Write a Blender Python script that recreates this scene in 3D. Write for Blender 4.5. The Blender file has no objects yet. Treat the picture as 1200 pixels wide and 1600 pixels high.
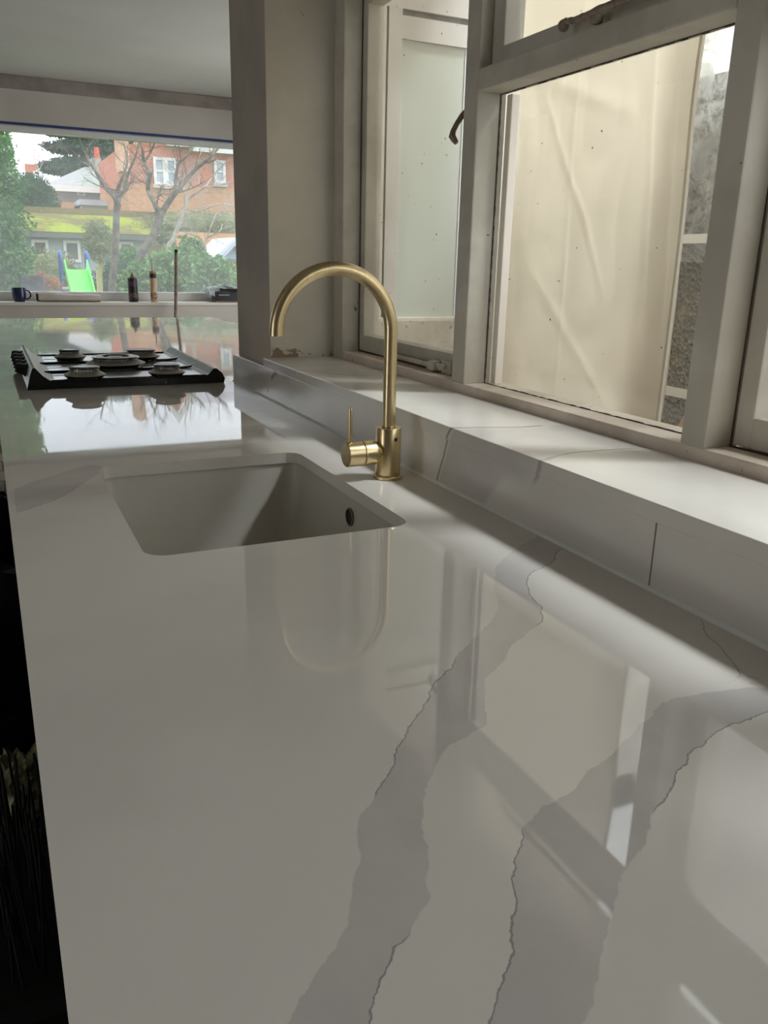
import bpy, bmesh, math, random
import numpy as np
from mathutils import Vector, Matrix, noise, geometry
random.seed(7); np.random.seed(7)
S = bpy.context.scene; COL = S.collection
PI = math.pi

# ------------------------------------------------------------------ camera
F_PX, YAW, PITCH, ROLL = 1278.26, 0.448004, 0.296011, 0.023002
CAM = Vector((0, 0, 1.24)); TOP = 0.90          # worktop surface height
_f = Vector((math.sin(YAW)*math.cos(PITCH), math.cos(YAW)*math.cos(PITCH), -math.sin(PITCH)))
_r = Vector((math.cos(YAW), -math.sin(YAW), 0)); _u = _r.cross(_f)
RT = _r*math.cos(ROLL) + _u*math.sin(ROLL); UP = -_r*math.sin(ROLL) + _u*math.cos(ROLL)
cd = bpy.data.cameras.new('camera'); cam = bpy.data.objects.new('camera', cd); COL.objects.link(cam)
M = Matrix((RT, UP, -_f)).transposed().to_4x4(); M.translation = CAM
cam.matrix_world = M
cd.sensor_fit = 'VERTICAL'; cd.sensor_height = 36.0; cd.lens = F_PX/1600*36
cd.clip_start = 0.02; cd.clip_end = 300
S.camera = cam

# ------------------------------------------------------------------ world, sun, exposure
W = bpy.data.worlds.new('world'); S.world = W; W.use_nodes = True
wn = W.node_tree; wn.nodes.clear()
wo = wn.nodes.new('ShaderNodeOutputWorld'); wb = wn.nodes.new('ShaderNodeBackground')
wt = wn.nodes.new('ShaderNodeTexCoord'); wz = wn.nodes.new('ShaderNodeTexNoise')
wz.inputs['Scale'].default_value = 2.2; wz.inputs['Detail'].default_value = 4
wr = wn.nodes.new('ShaderNodeValToRGB')
wr.color_ramp.elements[0].position = .35; wr.color_ramp.elements[0].color = (.86, .92, 1, 1)
wr.color_ramp.elements[1].position = .65; wr.color_ramp.elements[1].color = (1, 1, 1, 1)
wn.links.new(wt.outputs['Generated'], wz.inputs['Vector']); wn.links.new(wz.outputs['Fac'], wr.inputs['Fac'])
wn.links.new(wr.outputs['Color'], wb.inputs['Color']); wb.inputs['Strength'].default_value = 2.6
wn.links.new(wb.outputs['Background'], wo.inputs['Surface'])
sd = bpy.data.lights.new('hazy_sun', 'SUN'); sd.energy = 2.5; sd.angle = math.radians(8); sd.color = (.90, .95, 1)
so = bpy.data.objects.new('hazy_sun', sd); COL.objects.link(so)
el = math.radians(54); az = math.radians(-28)
so.rotation_euler = Vector((math.cos(el)*math.cos(az), math.cos(el)*math.sin(az), math.sin(el))).to_track_quat('Z', 'Y').to_euler()
S.view_settings.view_transform = 'Standard'; S.view_settings.look = 'None'
S.view_settings.exposure = 0.50; S.view_settings.gamma = 1.0
S.view_settings.use_curve_mapping = False

# ------------------------------------------------------------------ helpers
def at(px, py, Y):
    d = RT*((px-600)/F_PX) + UP*(-(py-800)/F_PX) + _f
    return CAM + d*(Y/d.y)
def on_z(px, py, z):
    d = RT*((px-600)/F_PX) + UP*(-(py-800)/F_PX) + _f
    return CAM + d*((z-CAM.z)/d.z)
def on_x(px, py, x):
    d = RT*((px-600)/F_PX) + UP*(-(py-800)/F_PX) + _f
    return CAM + d*(x/d.x)

def link(name, bm, m, parent=None, smooth=False, mats=None):
    me = bpy.data.meshes.new(name)
    bmesh.ops.recalc_face_normals(bm, faces=bm.faces[:]) if smooth != 'leaf' else None
    bm.to_mesh(me); bm.free()
    for mm in (mats or [m]): me.materials.append(mm)
    if smooth and smooth != 'leaf':
        for p in me.polygons: p.use_smooth = True
        me.set_sharp_from_angle(angle=math.radians(38))
    o = bpy.data.objects.new(name, me); COL.objects.link(o)
    if parent is not None:
        o.parent = parent
        o.matrix_parent_inverse = Matrix.Translation(-Vector(parent['_loc'])) if '_loc' in parent else Matrix.Identity(4)
    return o
def thing(name, label, cat, loc=(0, 0, 0), group=None):
    o = bpy.data.objects.new(name, None); COL.objects.link(o); o.location = loc
    o.empty_display_size = .05; o['_loc'] = list(loc)
    o['label'] = label; o['category'] = cat
    if group: o['group'] = group
    return o
def tag(o, label, cat, group=None, kind=None):
    o['label'] = label; o['category'] = cat
    if group: o['group'] = group
    if kind: o['kind'] = kind
    return o
def structure(o): o['kind'] = 'structure'; return o
def sempty(name, loc=(0, 0, 0)):
    o = bpy.data.objects.new(name, None); COL.objects.link(o); o.location = loc; o['_loc'] = list(loc)
    o['kind'] = 'structure'; return o

def box(bm, x0, x1, y0, y1, z0, z1, bev=0.0, mi=0):
    r = bmesh.ops.create_cube(bm, size=1)
    vs = r['verts']
    for v in vs:
        v.co = Vector(((x0+x1)/2 + v.co.x*(x1-x0), (y0+y1)/2 + v.co.y*(y1-y0), (z0+z1)/2 + v.co.z*(z1-z0)))
    fs = {f for v in vs for f in v.link_faces}
    for f in fs: f.material_index = mi
    if bev > 0:
        es = list({e for v in vs for e in v.link_edges})
        bmesh.ops.bevel(bm, geom=es, offset=bev, segments=2, affect='EDGES', profile=.6)
def obox(bm, c, ax, ay, az, mi=0):
    """box from centre and three half-axis vectors"""
    c = Vector(c); ax = Vector(ax); ay = Vector(ay); az = Vector(az)
    v = [bm.verts.new(c + ax*i + ay*j + az*k) for i in (-1, 1) for j in (-1, 1) for k in (-1, 1)]
    for q in ((0, 1, 3, 2), (4, 6, 7, 5), (0, 4, 5, 1), (2, 3, 7, 6), (0, 2, 6, 4), (1, 5, 7, 3)):
        f = bm.faces.new([v[i] for i in q]); f.material_index = mi
def prism(bm, poly, axis, a0, a1, mi=0):
    """extrude a 2D polygon along an axis ('x','y','z')"""
    def P(p, a):
        return {'x': (a, p[0], p[1]), 'y': (p[0], a, p[1]), 'z': (p[0], p[1], a)}[axis]
    A = [bm.verts.new(P(p, a0)) for p in poly]; B = [bm.verts.new(P(p, a1)) for p in poly]
    n = len(poly)
    bm.faces.new(A).material_index = mi; bm.faces.new(B[::-1]).material_index = mi
    for i in range(n): bm.faces.new((A[i], A[(i+1) % n], B[(i+1) % n], B[i])).material_index = mi
def tube(bm, pts, rad, seg=16, cap=True):
    pts = [Vector(p) for p in pts]; n = len(pts)
    if not hasattr(rad, '__len__'): rad = [rad]*n
    rings = []; T = (pts[1]-pts[0]).normalized()
    N = T.orthogonal().normalized()
    for i in range(n):
        t = (pts[min(i+1, n-1)] - pts[max(i-1, 0)])
        t = t.normalized() if t.length > 1e-9 else T
        N = (N - t*N.dot(t)); N = N.normalized() if N.length > 1e-6 else t.orthogonal().normalized()
        B = t.cross(N)
        rings.append([bm.verts.new(pts[i] + (N*math.cos(a) + B*math.sin(a))*rad[i]) for a in (2*PI*k/seg for k in range(seg))])
    for i in range(n-1):
        for k in range(seg):
            bm.faces.new((rings[i][k], rings[i][(k+1) % seg], rings[i+1][(k+1) % seg], rings[i+1][k]))
    if cap: bm.faces.new(rings[0][::-1]); bm.faces.new(rings[-1])
def lathe(bm, prof, c=(0, 0, 0), axis='z', seg=40, closed=False):
    """prof list of (r, h) revolved about axis through c"""
    c = Vector(c); rings = []
    for r, h in prof:
        ring = []
        for k in range(seg):
            a = 2*PI*k/seg; u, v = max(r, 1e-5)*math.cos(a), max(r, 1e-5)*math.sin(a)
            o = {'z': (u, v, h), 'x': (h, u, v), 'y': (u, h, v)}[axis]
            ring.append(bm.verts.new(c + Vector(o)))
        rings.append(ring)
    m = len(rings)
    for i in range(m if closed else m-1):
        A, B = rings[i], rings[(i+1) % m]
        for k in range(seg): bm.faces.new((A[k], A[(k+1) % seg], B[(k+1) % seg], B[k]))
    if not closed: bm.faces.new(rings[0][::-1]); bm.faces.new(rings[-1])
def rrect(x0, x1, y0, y1, r, n=6):
    out = []
    for cx, cy, a0 in ((x1-r, y0+r, -90), (x1-r, y1-r, 0), (x0+r, y1-r, 90), (x0+r, y0+r, 180)):
        for k in range(n+1):
            a = math.radians(a0 + 90*k/n); out.append((cx + r*math.cos(a), cy + r*math.sin(a)))
    return out

# ------------------------------------------------------------------ materials
def L(h):  # sRGB 0-255 -> linear
    return tuple(((c/255)/12.92 if c/255 <= .04045 else ((c/255+.055)/1.055)**2.4) for c in h) + (1,)
class NT:
    def __init__(s, name):
        s.m = bpy.data.materials.new(name); s.m.use_nodes = True; s.t = s.m.node_tree; s.t.nodes.clear()
        s.out = s.n('OutputMaterial')
    def n(s, ty, **kw):
        nd = s.t.nodes.new('ShaderNode'+ty)
        for k, v in kw.items():
            if k in nd.inputs: nd.inputs[k].default_value = v
            else: setattr(nd, k, v)
        return nd
    def l(s, a, b): s.t.links.new(a, b)
    def math(s, op, a, b=None, clamp=False):
        nd = s.n('Math', operation=op, use_clamp=clamp)
        for i, v in enumerate((a, b)):
            if v is None: continue
            if isinstance(v, (int, float)): nd.inputs[i].default_value = v
            else: s.l(v, nd.inputs[i])
        return nd.outputs[0]
    def step(s, v, lo, hi, a=0.0, b=1.0):
        nd = s.n('MapRange', interpolation_type='SMOOTHSTEP')
        s.l(v, nd.inputs[0])
        for i, q in enumerate((lo, hi, a, b)): nd.inputs[i+1].default_value = q
        return nd.outputs[0]
    def mix(s, f, a, b):
        nd = s.n('Mix', data_type='RGBA')
        for k, v in ((0, f), (6, a), (7, b)):
            if isinstance(v, (int, float)): nd.inputs[k].default_value = v
            elif isinstance(v, tuple): nd.inputs[k].default_value = v
            else: s.l(v, nd.inputs[k])
        return nd.outputs[2]
    def coord(s, kind='Object', scale=None):
        c = s.n('TexCoord'); o = c.outputs[kind]
        if scale:
            mp = s.n('Mapping'); mp.inputs['Scale'].default_value = scale; s.l(o, mp.inputs['Vector']); o = mp.outputs[0]
        return o
    def noise(s, scale, detail=4, rough=.5, vec=None, dist=0):
        nd = s.n('TexNoise', Scale=scale, Detail=detail, Roughness=rough, Distortion=dist)
        s.l(vec if vec is not None else s.coord(), nd.inputs['Vector']); return nd.outputs['Fac']
    def bsdf(s, col, rough=.5, metal=0, spec=.5, bump=None, bstr=.3, bdist=.002):
        b = s.n('BsdfPrincipled')
        for k, v in (('Base Color', col), ('Roughness', rough), ('Metallic', metal), ('Specular IOR Level', spec)):
            if isinstance(v, (int, float, tuple)): b.inputs[k].default_value = v
            else: s.l(v, b.inputs[k])
        if bump is not None:
            bp = s.n('Bump', Strength=bstr, Distance=bdist); s.l(bump, bp.inputs['Height']); s.l(bp.outputs[0], b.inputs['Normal'])
        s.l(b.outputs[0], s.out.inputs['Surface']); return b

def plain(name, rgb, rough=.5, metal=0, spec=.5, var=None, scale=20, bump=0, bscale=60, stretch=None):
    t = NT(name); c = L(rgb)
    if var:
        f = t.step(t.noise(scale, vec=t.coord(scale=stretch) if stretch else None), .35, .65)
        c = t.mix(f, L(rgb), L(var))
    t.bsdf(c, rough, metal, spec, t.noise(bscale, 5) if bump else None, bump)
    return t.m

def stone_mat(name, traced):
    """white quartz with grey marble-like bands and thin dark veins"""
    t = NT(name); pos = t.coord()
    white = t.mix(t.step(t.noise(3.0, 4, vec=pos), .40, .62), L((228, 222, 213)), L((220, 214, 205)))
    speck = t.noise(900, 2, vec=pos)
    jit = t.math('MULTIPLY', t.math('SUBTRACT', t.noise(45, 4, .6, vec=pos), .5), .012)
    grey = t.mix(t.step(t.noise(14, 6, .6, vec=pos), .3, .7), L((210, 204, 198)), L((201, 195, 190)))
    dark = L((118, 116, 113))
    if traced:
        a = t.n('Attribute', attribute_name='band'); b = t.n('Attribute', attribute_name='crack')
        c2 = t.n('Attribute', attribute_name='line'); d = t.n('Attribute', attribute_name='line_mask')
        sdv = t.math('ADD', a.outputs['Fac'], jit)
        band = t.step(sdv, -.0008, .0008, 1, 0)
        far = t.n('Attribute', attribute_name='far')
        w = t.n('TexWave', wave_type='BANDS', bands_direction='DIAGONAL', Scale=.55, Distortion=9, Detail=5)
        w.inputs['Detail Scale'].default_value = 1.1; t.l(pos, w.inputs['Vector'])
        fb = t.math('MULTIPLY', t.step(w.outputs['Fac'], .86, .92), t.math('MULTIPLY', far.outputs['Fac'], .7))
        band = t.math('MAXIMUM', band, fb)
        jl = jit
        thin = t.step(t.math('ABSOLUTE', t.math('ADD', a.outputs['Fac'], jl)), .0001, .0010, 1, 0)
        crack = t.math('MULTIPLY', thin, b.outputs['Fac'])
        thin2 = t.step(t.math('ABSOLUTE', t.math('ADD', c2.outputs['Fac'], t.math('MULTIPLY', jl, .8))), .0002, .0012, 1, 0)
        crack = t.math('MAXIMUM', crack, t.math('MULTIPLY', thin2, d.outputs['Fac']))
    else:
        w = t.n('TexWave', wave_type='BANDS', bands_direction='DIAGONAL', Scale=.35, Distortion=7, Detail=5)
        w.inputs['Detail Scale'].default_value = 1.3; t.l(pos, w.inputs['Vector'])
        v = w.outputs['Fac']
        band = t.math('MULTIPLY', t.step(v, .86, .90), t.step(v, .985, .975, 0, 1))
        band = t.math('MULTIPLY', t.step(v, .86, .90), .8)
        crack = t.math('MULTIPLY', t.math('MULTIPLY', t.step(v, .845, .858), t.step(v, .872, .86, 0, 1)), t.step(t.noise(6, 2, vec=pos), .45, .52))
    c = t.mix(band, white, grey); c = t.mix(t.math('MULTIPLY', crack, .72), c, dark)
    c = t.mix(t.step(speck, .70, .74, 0, .25), c, L((150, 148, 142)))
    b = t.bsdf(c, t.step(t.noise(7, 4, vec=pos), .3, .7, .02, .04) if traced else .2, 0, .5)
    b.inputs['IOR'].default_value = 1.58
    return t.m

def paint_mat(name, rgb, dirt, chip, chipmin=.66, sc=1.0, rough=.55, bump=.35, base=None):
    t = NT(name); pos = t.coord()
    f = t.step(t.noise(5*sc, 6, .6, vec=pos), .40, .66)
    c = t.mix(f, L(rgb), L(dirt))
    n2 = t.noise(26*sc, 6, .7, vec=pos)
    if base:
        sx = t.n('SeparateXYZ'); t.l(pos, sx.inputs[0]); n2 = t.math('ADD', n2, t.step(sx.outputs[2], base, base+.06, .16, 0))
    c = t.mix(t.step(n2, chipmin, chipmin+.015), c, L(chip))
    sp = t.noise(170*sc, 2, .5, vec=pos)
    c = t.mix(t.step(sp, .77, .79, 0, .75), c, L((70, 62, 52)))
    t.bsdf(c, rough, 0, .4, t.math('ADD', t.noise(18*sc, 6, vec=pos), t.math('MULTIPLY', t.step(n2, chipmin, chipmin+.01), -.6)), bump, .003)
    return t.m
def glass_mat(name, tint=(.97, .98, .97, 1), veil=0.0, speck=0.0):
    t = NT(name)
    tr = t.n('BsdfTransparent', Color=tint); gl = t.n('BsdfGlossy', Roughness=.01, Color=(1, 1, 1, 1))
    lw = t.n('LayerWeight'); lw.inputs['Blend'].default_value = .5; mx = t.n('MixShader')
    fr = t.math('ADD', t.math('MULTIPLY', t.math('POWER', lw.outputs['Facing'], 5), .96), .04)
    base = tr.outputs[0]
    if veil > 0:
        tl = t.n('BsdfTranslucent', Color=(.92, .95, .95, 1)); m2 = t.n('MixShader')
        fac = t.step(t.noise(1.7, 5), .3, .7, veil*.8, veil*1.2)
        t.l(fac, m2.inputs[0]); t.l(base, m2.inputs[1]); t.l(tl.outputs[0], m2.inputs[2]); base = m2.outputs[0]
    if speck > 0:
        df = t.n('BsdfDiffuse', Color=(.05, .045, .04, 1)); m3 = t.n('MixShader')
        t.l(t.step(t.noise(95, 1), .795, .80), m3.inputs[0])
        t.l(base, m3.inputs[1]); t.l(df.outputs[0], m3.inputs[2]); base = m3.outputs[0]
    t.l(t.math('MULTIPLY', fr, .9), mx.inputs[0]); t.l(base, mx.inputs[1]); t.l(gl.outputs[0], mx.inputs[2])
    t.l(mx.outputs[0], t.out.inputs['Surface']); return t.m
def sheet_mat(name, rgb, transl=.6, var=None, scale=3, clear=0.0):
    t = NT(name); c = L(rgb)
    if var: c = t.mix(t.step(t.noise(scale, 5, .6, dist=.6), .35, .7), L(rgb), L(var))
    d = t.n('BsdfDiffuse'); tl = t.n('BsdfTranslucent'); mx = t.n('MixShader'); mx.inputs[0].default_value = transl
    for x in (d, tl):
        if isinstance(c, tuple): x.inputs['Color'].default_value = c
        else: t.l(c, x.inputs['Color'])
    t.l(d.outputs[0], mx.inputs[1]); t.l(tl.outputs[0], mx.inputs[2]); o = mx.outputs[0]
    if clear > 0:
        tr = t.n('BsdfTransparent'); m2 = t.n('MixShader')
        t.l(t.step(t.noise(9, 5, .7, dist=1.5), .38, .62, clear, .1), m2.inputs[0]); t.l(o, m2.inputs[1]); t.l(tr.outputs[0], m2.inputs[2]); o = m2.outputs[0]
    gl = t.n('BsdfGlossy', Roughness=.25); m4 = t.n('MixShader'); m4.inputs[0].default_value = .05
    t.l(o, m4.inputs[1]); t.l(gl.outputs[0], m4.inputs[2])
    t.l(m4.outputs[0], t.out.inputs['Surface']); return t.m
def leaf_mat(name, a, b, c3=None, scale=6):
    t = NT(name)
    g = t.n('NewGeometry')
    c = t.mix(t.step(t.noise(scale, 3), .35, .65), L(a), L(b))
    c = t.mix(t.step(t.noise(scale*9, 1), .5, .7, 0, .8), c, L(c3 or b))
    d = t.n('BsdfDiffuse'); tl = t.n('BsdfTranslucent'); mx = t.n('MixShader'); mx.inputs[0].default_value = .3
    t.l(c, d.inputs['Color']); t.l(c, tl.inputs['Color'])
    t.l(d.outputs[0], mx.inputs[1]); t.l(tl.outputs[0], mx.inputs[2]); t.l(mx.outputs[0], t.out.inputs['Surface'])
    return t.m
def brick_mat(name, a, b, mortar, sx=1.0):
    t = NT(name); br = t.n('TexBrick')
    mp = t.n('Mapping'); mp.inputs['Rotation'].default_value = (PI/2, 0, 0); t.l(t.coord(), mp.inputs['Vector'])
    t.l(mp.outputs[0], br.inputs['Vector'])
    br.inputs['Scale'].default_value = 4.4*sx; br.inputs['Color1'].default_value = L(a); br.inputs['Color2'].default_value = L(b)
    br.inputs['Mortar'].default_value = L(mortar); br.inputs['Mortar Size'].default_value = .025
    c = t.mix(t.step(t.noise(1.3, 5), .35, .7, 0, .45), br.outputs['Color'], L(b))
    t.bsdf(c, .9, 0, .2); return t.m

m_stone = stone_mat('quartz_worktop', True)
m_stone2 = stone_mat('quartz_slab', False)
m_wall = paint_mat('painted_wall', (205, 199, 188), (190, 183, 171), (200, 192, 180), .80, .5)
m_farwall = plain('fresh_painted_wall', (203, 197, 187), .8, var=(195, 188, 178), scale=2)
m_plaster = paint_mat('raw_plaster', (188, 175, 160), (174, 165, 152), (166, 152, 138), .74, .8, .85)
m_ceiling = plain('ceiling_paint', (196, 194, 187), .9, var=(190, 187, 180), scale=1.5)
m_bandpl = plain('bare_plaster_band', (158, 148, 140), .9, var=(140, 130, 122), scale=7)
m_reveal = paint_mat('reveal_paint', (214, 206, 190), (200, 192, 176), (150, 128, 108), .70, .55, base=1.0)
m_frame = paint_mat('old_window_paint', (203, 196, 181), (184, 176, 160), (120, 106, 90), .69, 1.1)
m_rail = paint_mat('dusty_sill_paint', (224, 208, 192), (200, 184, 166), (105, 92, 78), .68, 1.4)
m_gap = plain('dark_joint', (62, 55, 45), .9)
m_white = plain('upvc_white', (222, 222, 218), .35)
m_glass = glass_mat('window_glass', speck=1)
m_glass_far = glass_mat('tinted_veil_glass', tint=(.76, .77, .78, 1), veil=.085)  # tint added to dim the bright garden, veil for its hazy look
m_brass = None
def brass():
    t = NT('brushed_brass'); n = t.noise(260, 3, vec=t.coord(scale=(1, 1, .06)))
    b = t.bsdf(t.mix(t.step(n, .3, .7), L((218, 198, 154)), L((211, 190, 146))), t.step(n, .2, .8, .27, .34), 1, .5)
    return t.m
m_brass = brass()
m_black = plain('black_plastic', (14, 14, 15), .35)
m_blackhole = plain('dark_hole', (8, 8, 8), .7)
m_composite = plain('white_composite', (205, 200, 188), .42, var=(200, 195, 184), scale=3)
m_chrome = plain('chrome', (210, 210, 210), .12, 1)
m_seal = plain('white_sealant', (240, 238, 232), .6)

# ------------------------------------------------------------------ room shell
ZC = 2.425; YF = 6.80; XR = 0.822
def sbox(name, boxes, m, bev=0):
    bm = bmesh.new()
    for b in boxes: box(bm, *b, bev)
    return structure(link(name, bm, m))
WZ0, WZ1, WY0, WY1 = .978, 2.060, -.90, 2.045
# floor
def floor_mat():
    t = NT('old_floorboards'); w = t.n('TexBrick')
    w.inputs['Scale'].default_value = 1.0; w.inputs['Color1'].default_value = L((128, 112, 92)); w.inputs['Color2'].default_value = L((112, 98, 80))
    w.inputs['Mortar'].default_value = L((40, 33, 26)); w.inputs['Mortar Size'].default_value = .01
    t.l(t.coord(), w.inputs['Vector']); t.bsdf(w.outputs['Color'], .8); return t.m
sbox('floor', [(-2.7, .95, -2.2, WY1, -.12, 0), (-2.7, 2.75, WY1, YF+.25, -.12, 0)], floor_mat())
sbox('ceiling', [(-2.7, .95, -2.2, WY1, ZC, ZC+.15), (-2.7, 2.75, WY1, YF+.25, ZC, ZC+.15)], m_ceiling)
# right wall with the old window opening: x .65 .. .95
sbox('wall_right', [(.65, .95, -2.2, WY0, 0, ZC), (.65, .95, WY0, WY1, 0, WZ0), (.65, .95, WY0, WY1, WZ1, ZC)], m_plaster)
# pier at the end of the window wall: raw plaster room face, old painted reveal face
bm = bmesh.new(); box(bm, .65, .95, WY1, 2.345, 0, ZC)
for f in bm.faces:
    if f.normal.y < -.5: f.material_index = 1
structure(link('wall_pier', bm, m_plaster, mats=[m_plaster, m_reveal]))
sbox('wall_partition', [(.95, 2.75, WY1, 2.345, -.15, ZC+.15)], m_reveal)
sbox('wall_dining', [(2.6, 2.75, 2.345, 3.9, 0, ZC), (2.6, 2.75, 5.9, YF, 0, ZC), (2.6, 2.75, 3.9, 5.9, 2.0, ZC), (2.6, 2.75, 3.9, 5.9, 0, .1)], m_wall)  # unseen opening added here to light the far ceiling
FX0, FX1, FZ0, FZ1 = -1.75, 2.45, None, None
s0 = at(200, 472.5, YF-.18); zs = s0.z                         # far window ledge height
fzb = at(200, 457, YF).z; fzt = at(368, 231.5, YF).z
sbox('wall_far', [(-2.7, FX0, YF, YF+.25, 0, ZC), (FX1, 2.75, YF, YF+.25, 0, ZC),
                  (FX0, FX1, YF, YF+.25, fzt+.035, ZC), (-2.7, 2.75, YF-.18, YF, 0, zs-.02), (FX0, FX1, YF, YF+.25, 0, zs-.02)], m_farwall)
sbox('trim_ledge', [(-2.7, 2.6, YF-.195, YF+.14, zs-.02, zs)], plain('ledge_paint', (228, 222, 212), .5))
bz1 = at(0, 116, YF).z; bz0 = at(0, 137, YF).z
sbox('trim_ceiling_band', [(-2.6, 2.6, YF-.008, YF, bz0, min(bz1, ZC))], m_bandpl)
# left wall with an unseen opening added for fill light, back wall
sbox('wall_left', [(-2.7, -2.55, -2.2, .3, 0, ZC), (-2.7, -2.55, .9, YF, 0, ZC), (-2.7, -2.55, .3, .9, 2.0, ZC)], m_wall)
sbox('wall_back', [(-2.55, .65, -2.2, -2.05, 0, ZC)], m_wall)
# ------------------------------------------------------------------ far picture window
w2 = sempty('window_2', (0.3, YF+.08, zs))
bm = bmesh.new()
y0, y1 = YF+.04, YF+.11
box(bm, FX0, FX1, y0, y1, zs, fzb, .006)
box(bm, FX0, FX1, y0, y1, fzt, fzt+.035, .004)
box(bm, FX0, FX0+.07, y0, y1, fzb, fzt, .004); box(bm, FX1-.07, FX1, y0, y1, fzb, fzt, .004)
link('window_frame', bm, m_white, w2)
bm = bmesh.new(); box(bm, FX0+.05, FX1-.05, YF+.07, YF+.076, fzb-.01, fzt+.01)
link('glass_pane', bm, m_glass_far, w2)
# blue masking tape along the head of the far window
tz = at(200, 209, YF-.002).z
bm = bmesh.new(); box(bm, -1.7, 2.4, YF-.0025, YF, fzt+.036, fzt+.054)
tag(link('masking_tape', bm, plain('blue_tape', (54, 72, 128), .6, var=(44, 60, 114), scale=30)), 'long strip of blue masking tape stuck along the top of the far picture window', 'masking tape')

# ------------------------------------------------------------------ old timber window
w1 = sempty('window_1', (XR, .6, WZ0))
Z = lambda r: TOP + r
yM = [(1.369, 1.416), (.759, .801), (.145, .19)]
bm = bmesh.new()
xo = .882
box(bm, XR, .910, WY0, 1.983, Z(.096), Z(.118), .003)
link('sill_rail', bm, m_rail, w1)
bm = bmesh.new(); box(bm, XR, .925, 1.983, WY1, WZ0-.0, WZ1, .003)
# rounded plaster fillet on the inner edge of the jamb
link('jamb', bm, m_frame, w1)
bm = bmesh.new(); box(bm, XR, xo, WY0-.0, WY0+.06, WZ0, WZ1, .003); link('jamb', bm, m_frame, w1)
bm = bmesh.new(); box(bm, XR, .925, WY0, 1.983, Z(.935), WZ1, .003); link('head_rail', bm, m_frame, w1)
for a, b in yM:
    bm = bmesh.new(); box(bm, XR, xo, a, b, Z(.117), Z(.936), .003); link('mullion', bm, m_frame, w1)
bm = bmesh.new(); box(bm, XR, xo, .801, 1.369, Z(.631), Z(.667), .003); link('transom', bm, m_frame, w1)

def rectframe(bm, x0, x1, y0, y1, z0, z1, w, wb=None, bev=.0025):
    wb = wb or w
    box(bm, x0, x1, y0, y0+w, z0, z1, bev); box(bm, x0, x1, y1-w, y1, z0, z1, bev)
    box(bm, x0, x1, y0+w-.001, y1-w+.001, z0, z0+wb, bev); box(bm, x0, x1, y0+w-.001, y1-w+.001, z1-w, z1, bev)
def casement(y0, y1, z0, z1, name='casement_sash'):
    bm = bmesh.new(); rectframe(bm, .869, .908, y0+.003, y1-.003, z0+.003, z1-.003, .027, .040)
    s = link(name, bm, m_frame, w1)
    bm = bmesh.new(); box(bm, .897, .901, y0+.022, y1-.022, z0+.035, z1-.022)
    g = link('glass_pane', bm, m_glass, s)
    return s
def frameless_gap(y0, y1, z0, z1):
    """dark paint-cracked joint line round a sash, in the rebate"""
    bm = bmesh.new(); rectframe(bm, .8675, .8685, y0-.001, y1+.001, z0-.001, z1+.001, .0028, .0028, 0)
    link('rebate_joint', bm, m_gap, w1)
s1 = casement(1.416, 1.983, Z(.118), Z(.938)); frameless_gap(1.416, 1.983, Z(.118), Z(.935))
s3 = casement(.19, .759, Z(.118), Z(.631)); frameless_gap(.19, .759, Z(.118), Z(.631))
bm = bmesh.new(); box(bm, XR, xo, .19, .759, Z(.631), Z(.667), .003); link('transom', bm, m_frame, w1)
sf = casement(.19, .759, Z(.667), Z(.938), 'fanlight_sash')
s4 = casement(WY0+.06, .145, Z(.118), Z(.938), 'fixed_sash')
# middle fixed light: glass puttied straight into the frame
bm = bmesh.new(); box(bm, .872, .876, .798, 1.372, Z(.115), Z(.634)); link('glass_pane', bm, m_glass, w1)
bm = bmesh.new()
rnd = random.Random(3)
for (ya, yb, za, zb) in ((.801, 1.369, .620, .631), (.801, 1.369, .118, .124)):
    n = 46
    for i in range(n):
        a = ya + (yb-ya)*i/n; b = ya + (yb-ya)*(i+1)/n; h = rnd.uniform(.0006, .0022)
        if za > .5: box(bm, .8685, .8715, a, b, Z(.631-h), Z(.631))
        else: box(bm, .8685, .8715, a, b, Z(.118), Z(.118+h*.8))
for i in range(60):
    a = .118 + (.631-.118)*i/60; b = .118 + (.631-.118)*(i+1)/60; h = rnd.uniform(.0004, .0022)
    box(bm, .8685, .8715, 1.369-h, 1.369, Z(a), Z(b))
link('putty_joint', bm, plain('dirty_putty', (92, 82, 68), .9, var=(60, 52, 42), scale=60), w1)
# fanlight over the middle light
bm = bmesh.new(); rectframe(bm, .845, .885, .804, 1.366, Z(.668), Z(.937), .036, .03)
fs = link('fanlight_sash', bm, m_frame, w1)
bm = bmesh.new(); box(bm, .872, .876, .835, 1.335, Z(.69), Z(.91)); link('glass_pane', bm, m_glass, fs)
# white glazing bead inside the left edge of the middle light
bm = bmesh.new(); box(bm, .883, .900, 1.352, 1.369, Z(.118), Z(.631), .002); link('glazing_bead', bm, plain('bead_paint', (228, 216, 202), .5), w1)

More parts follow.
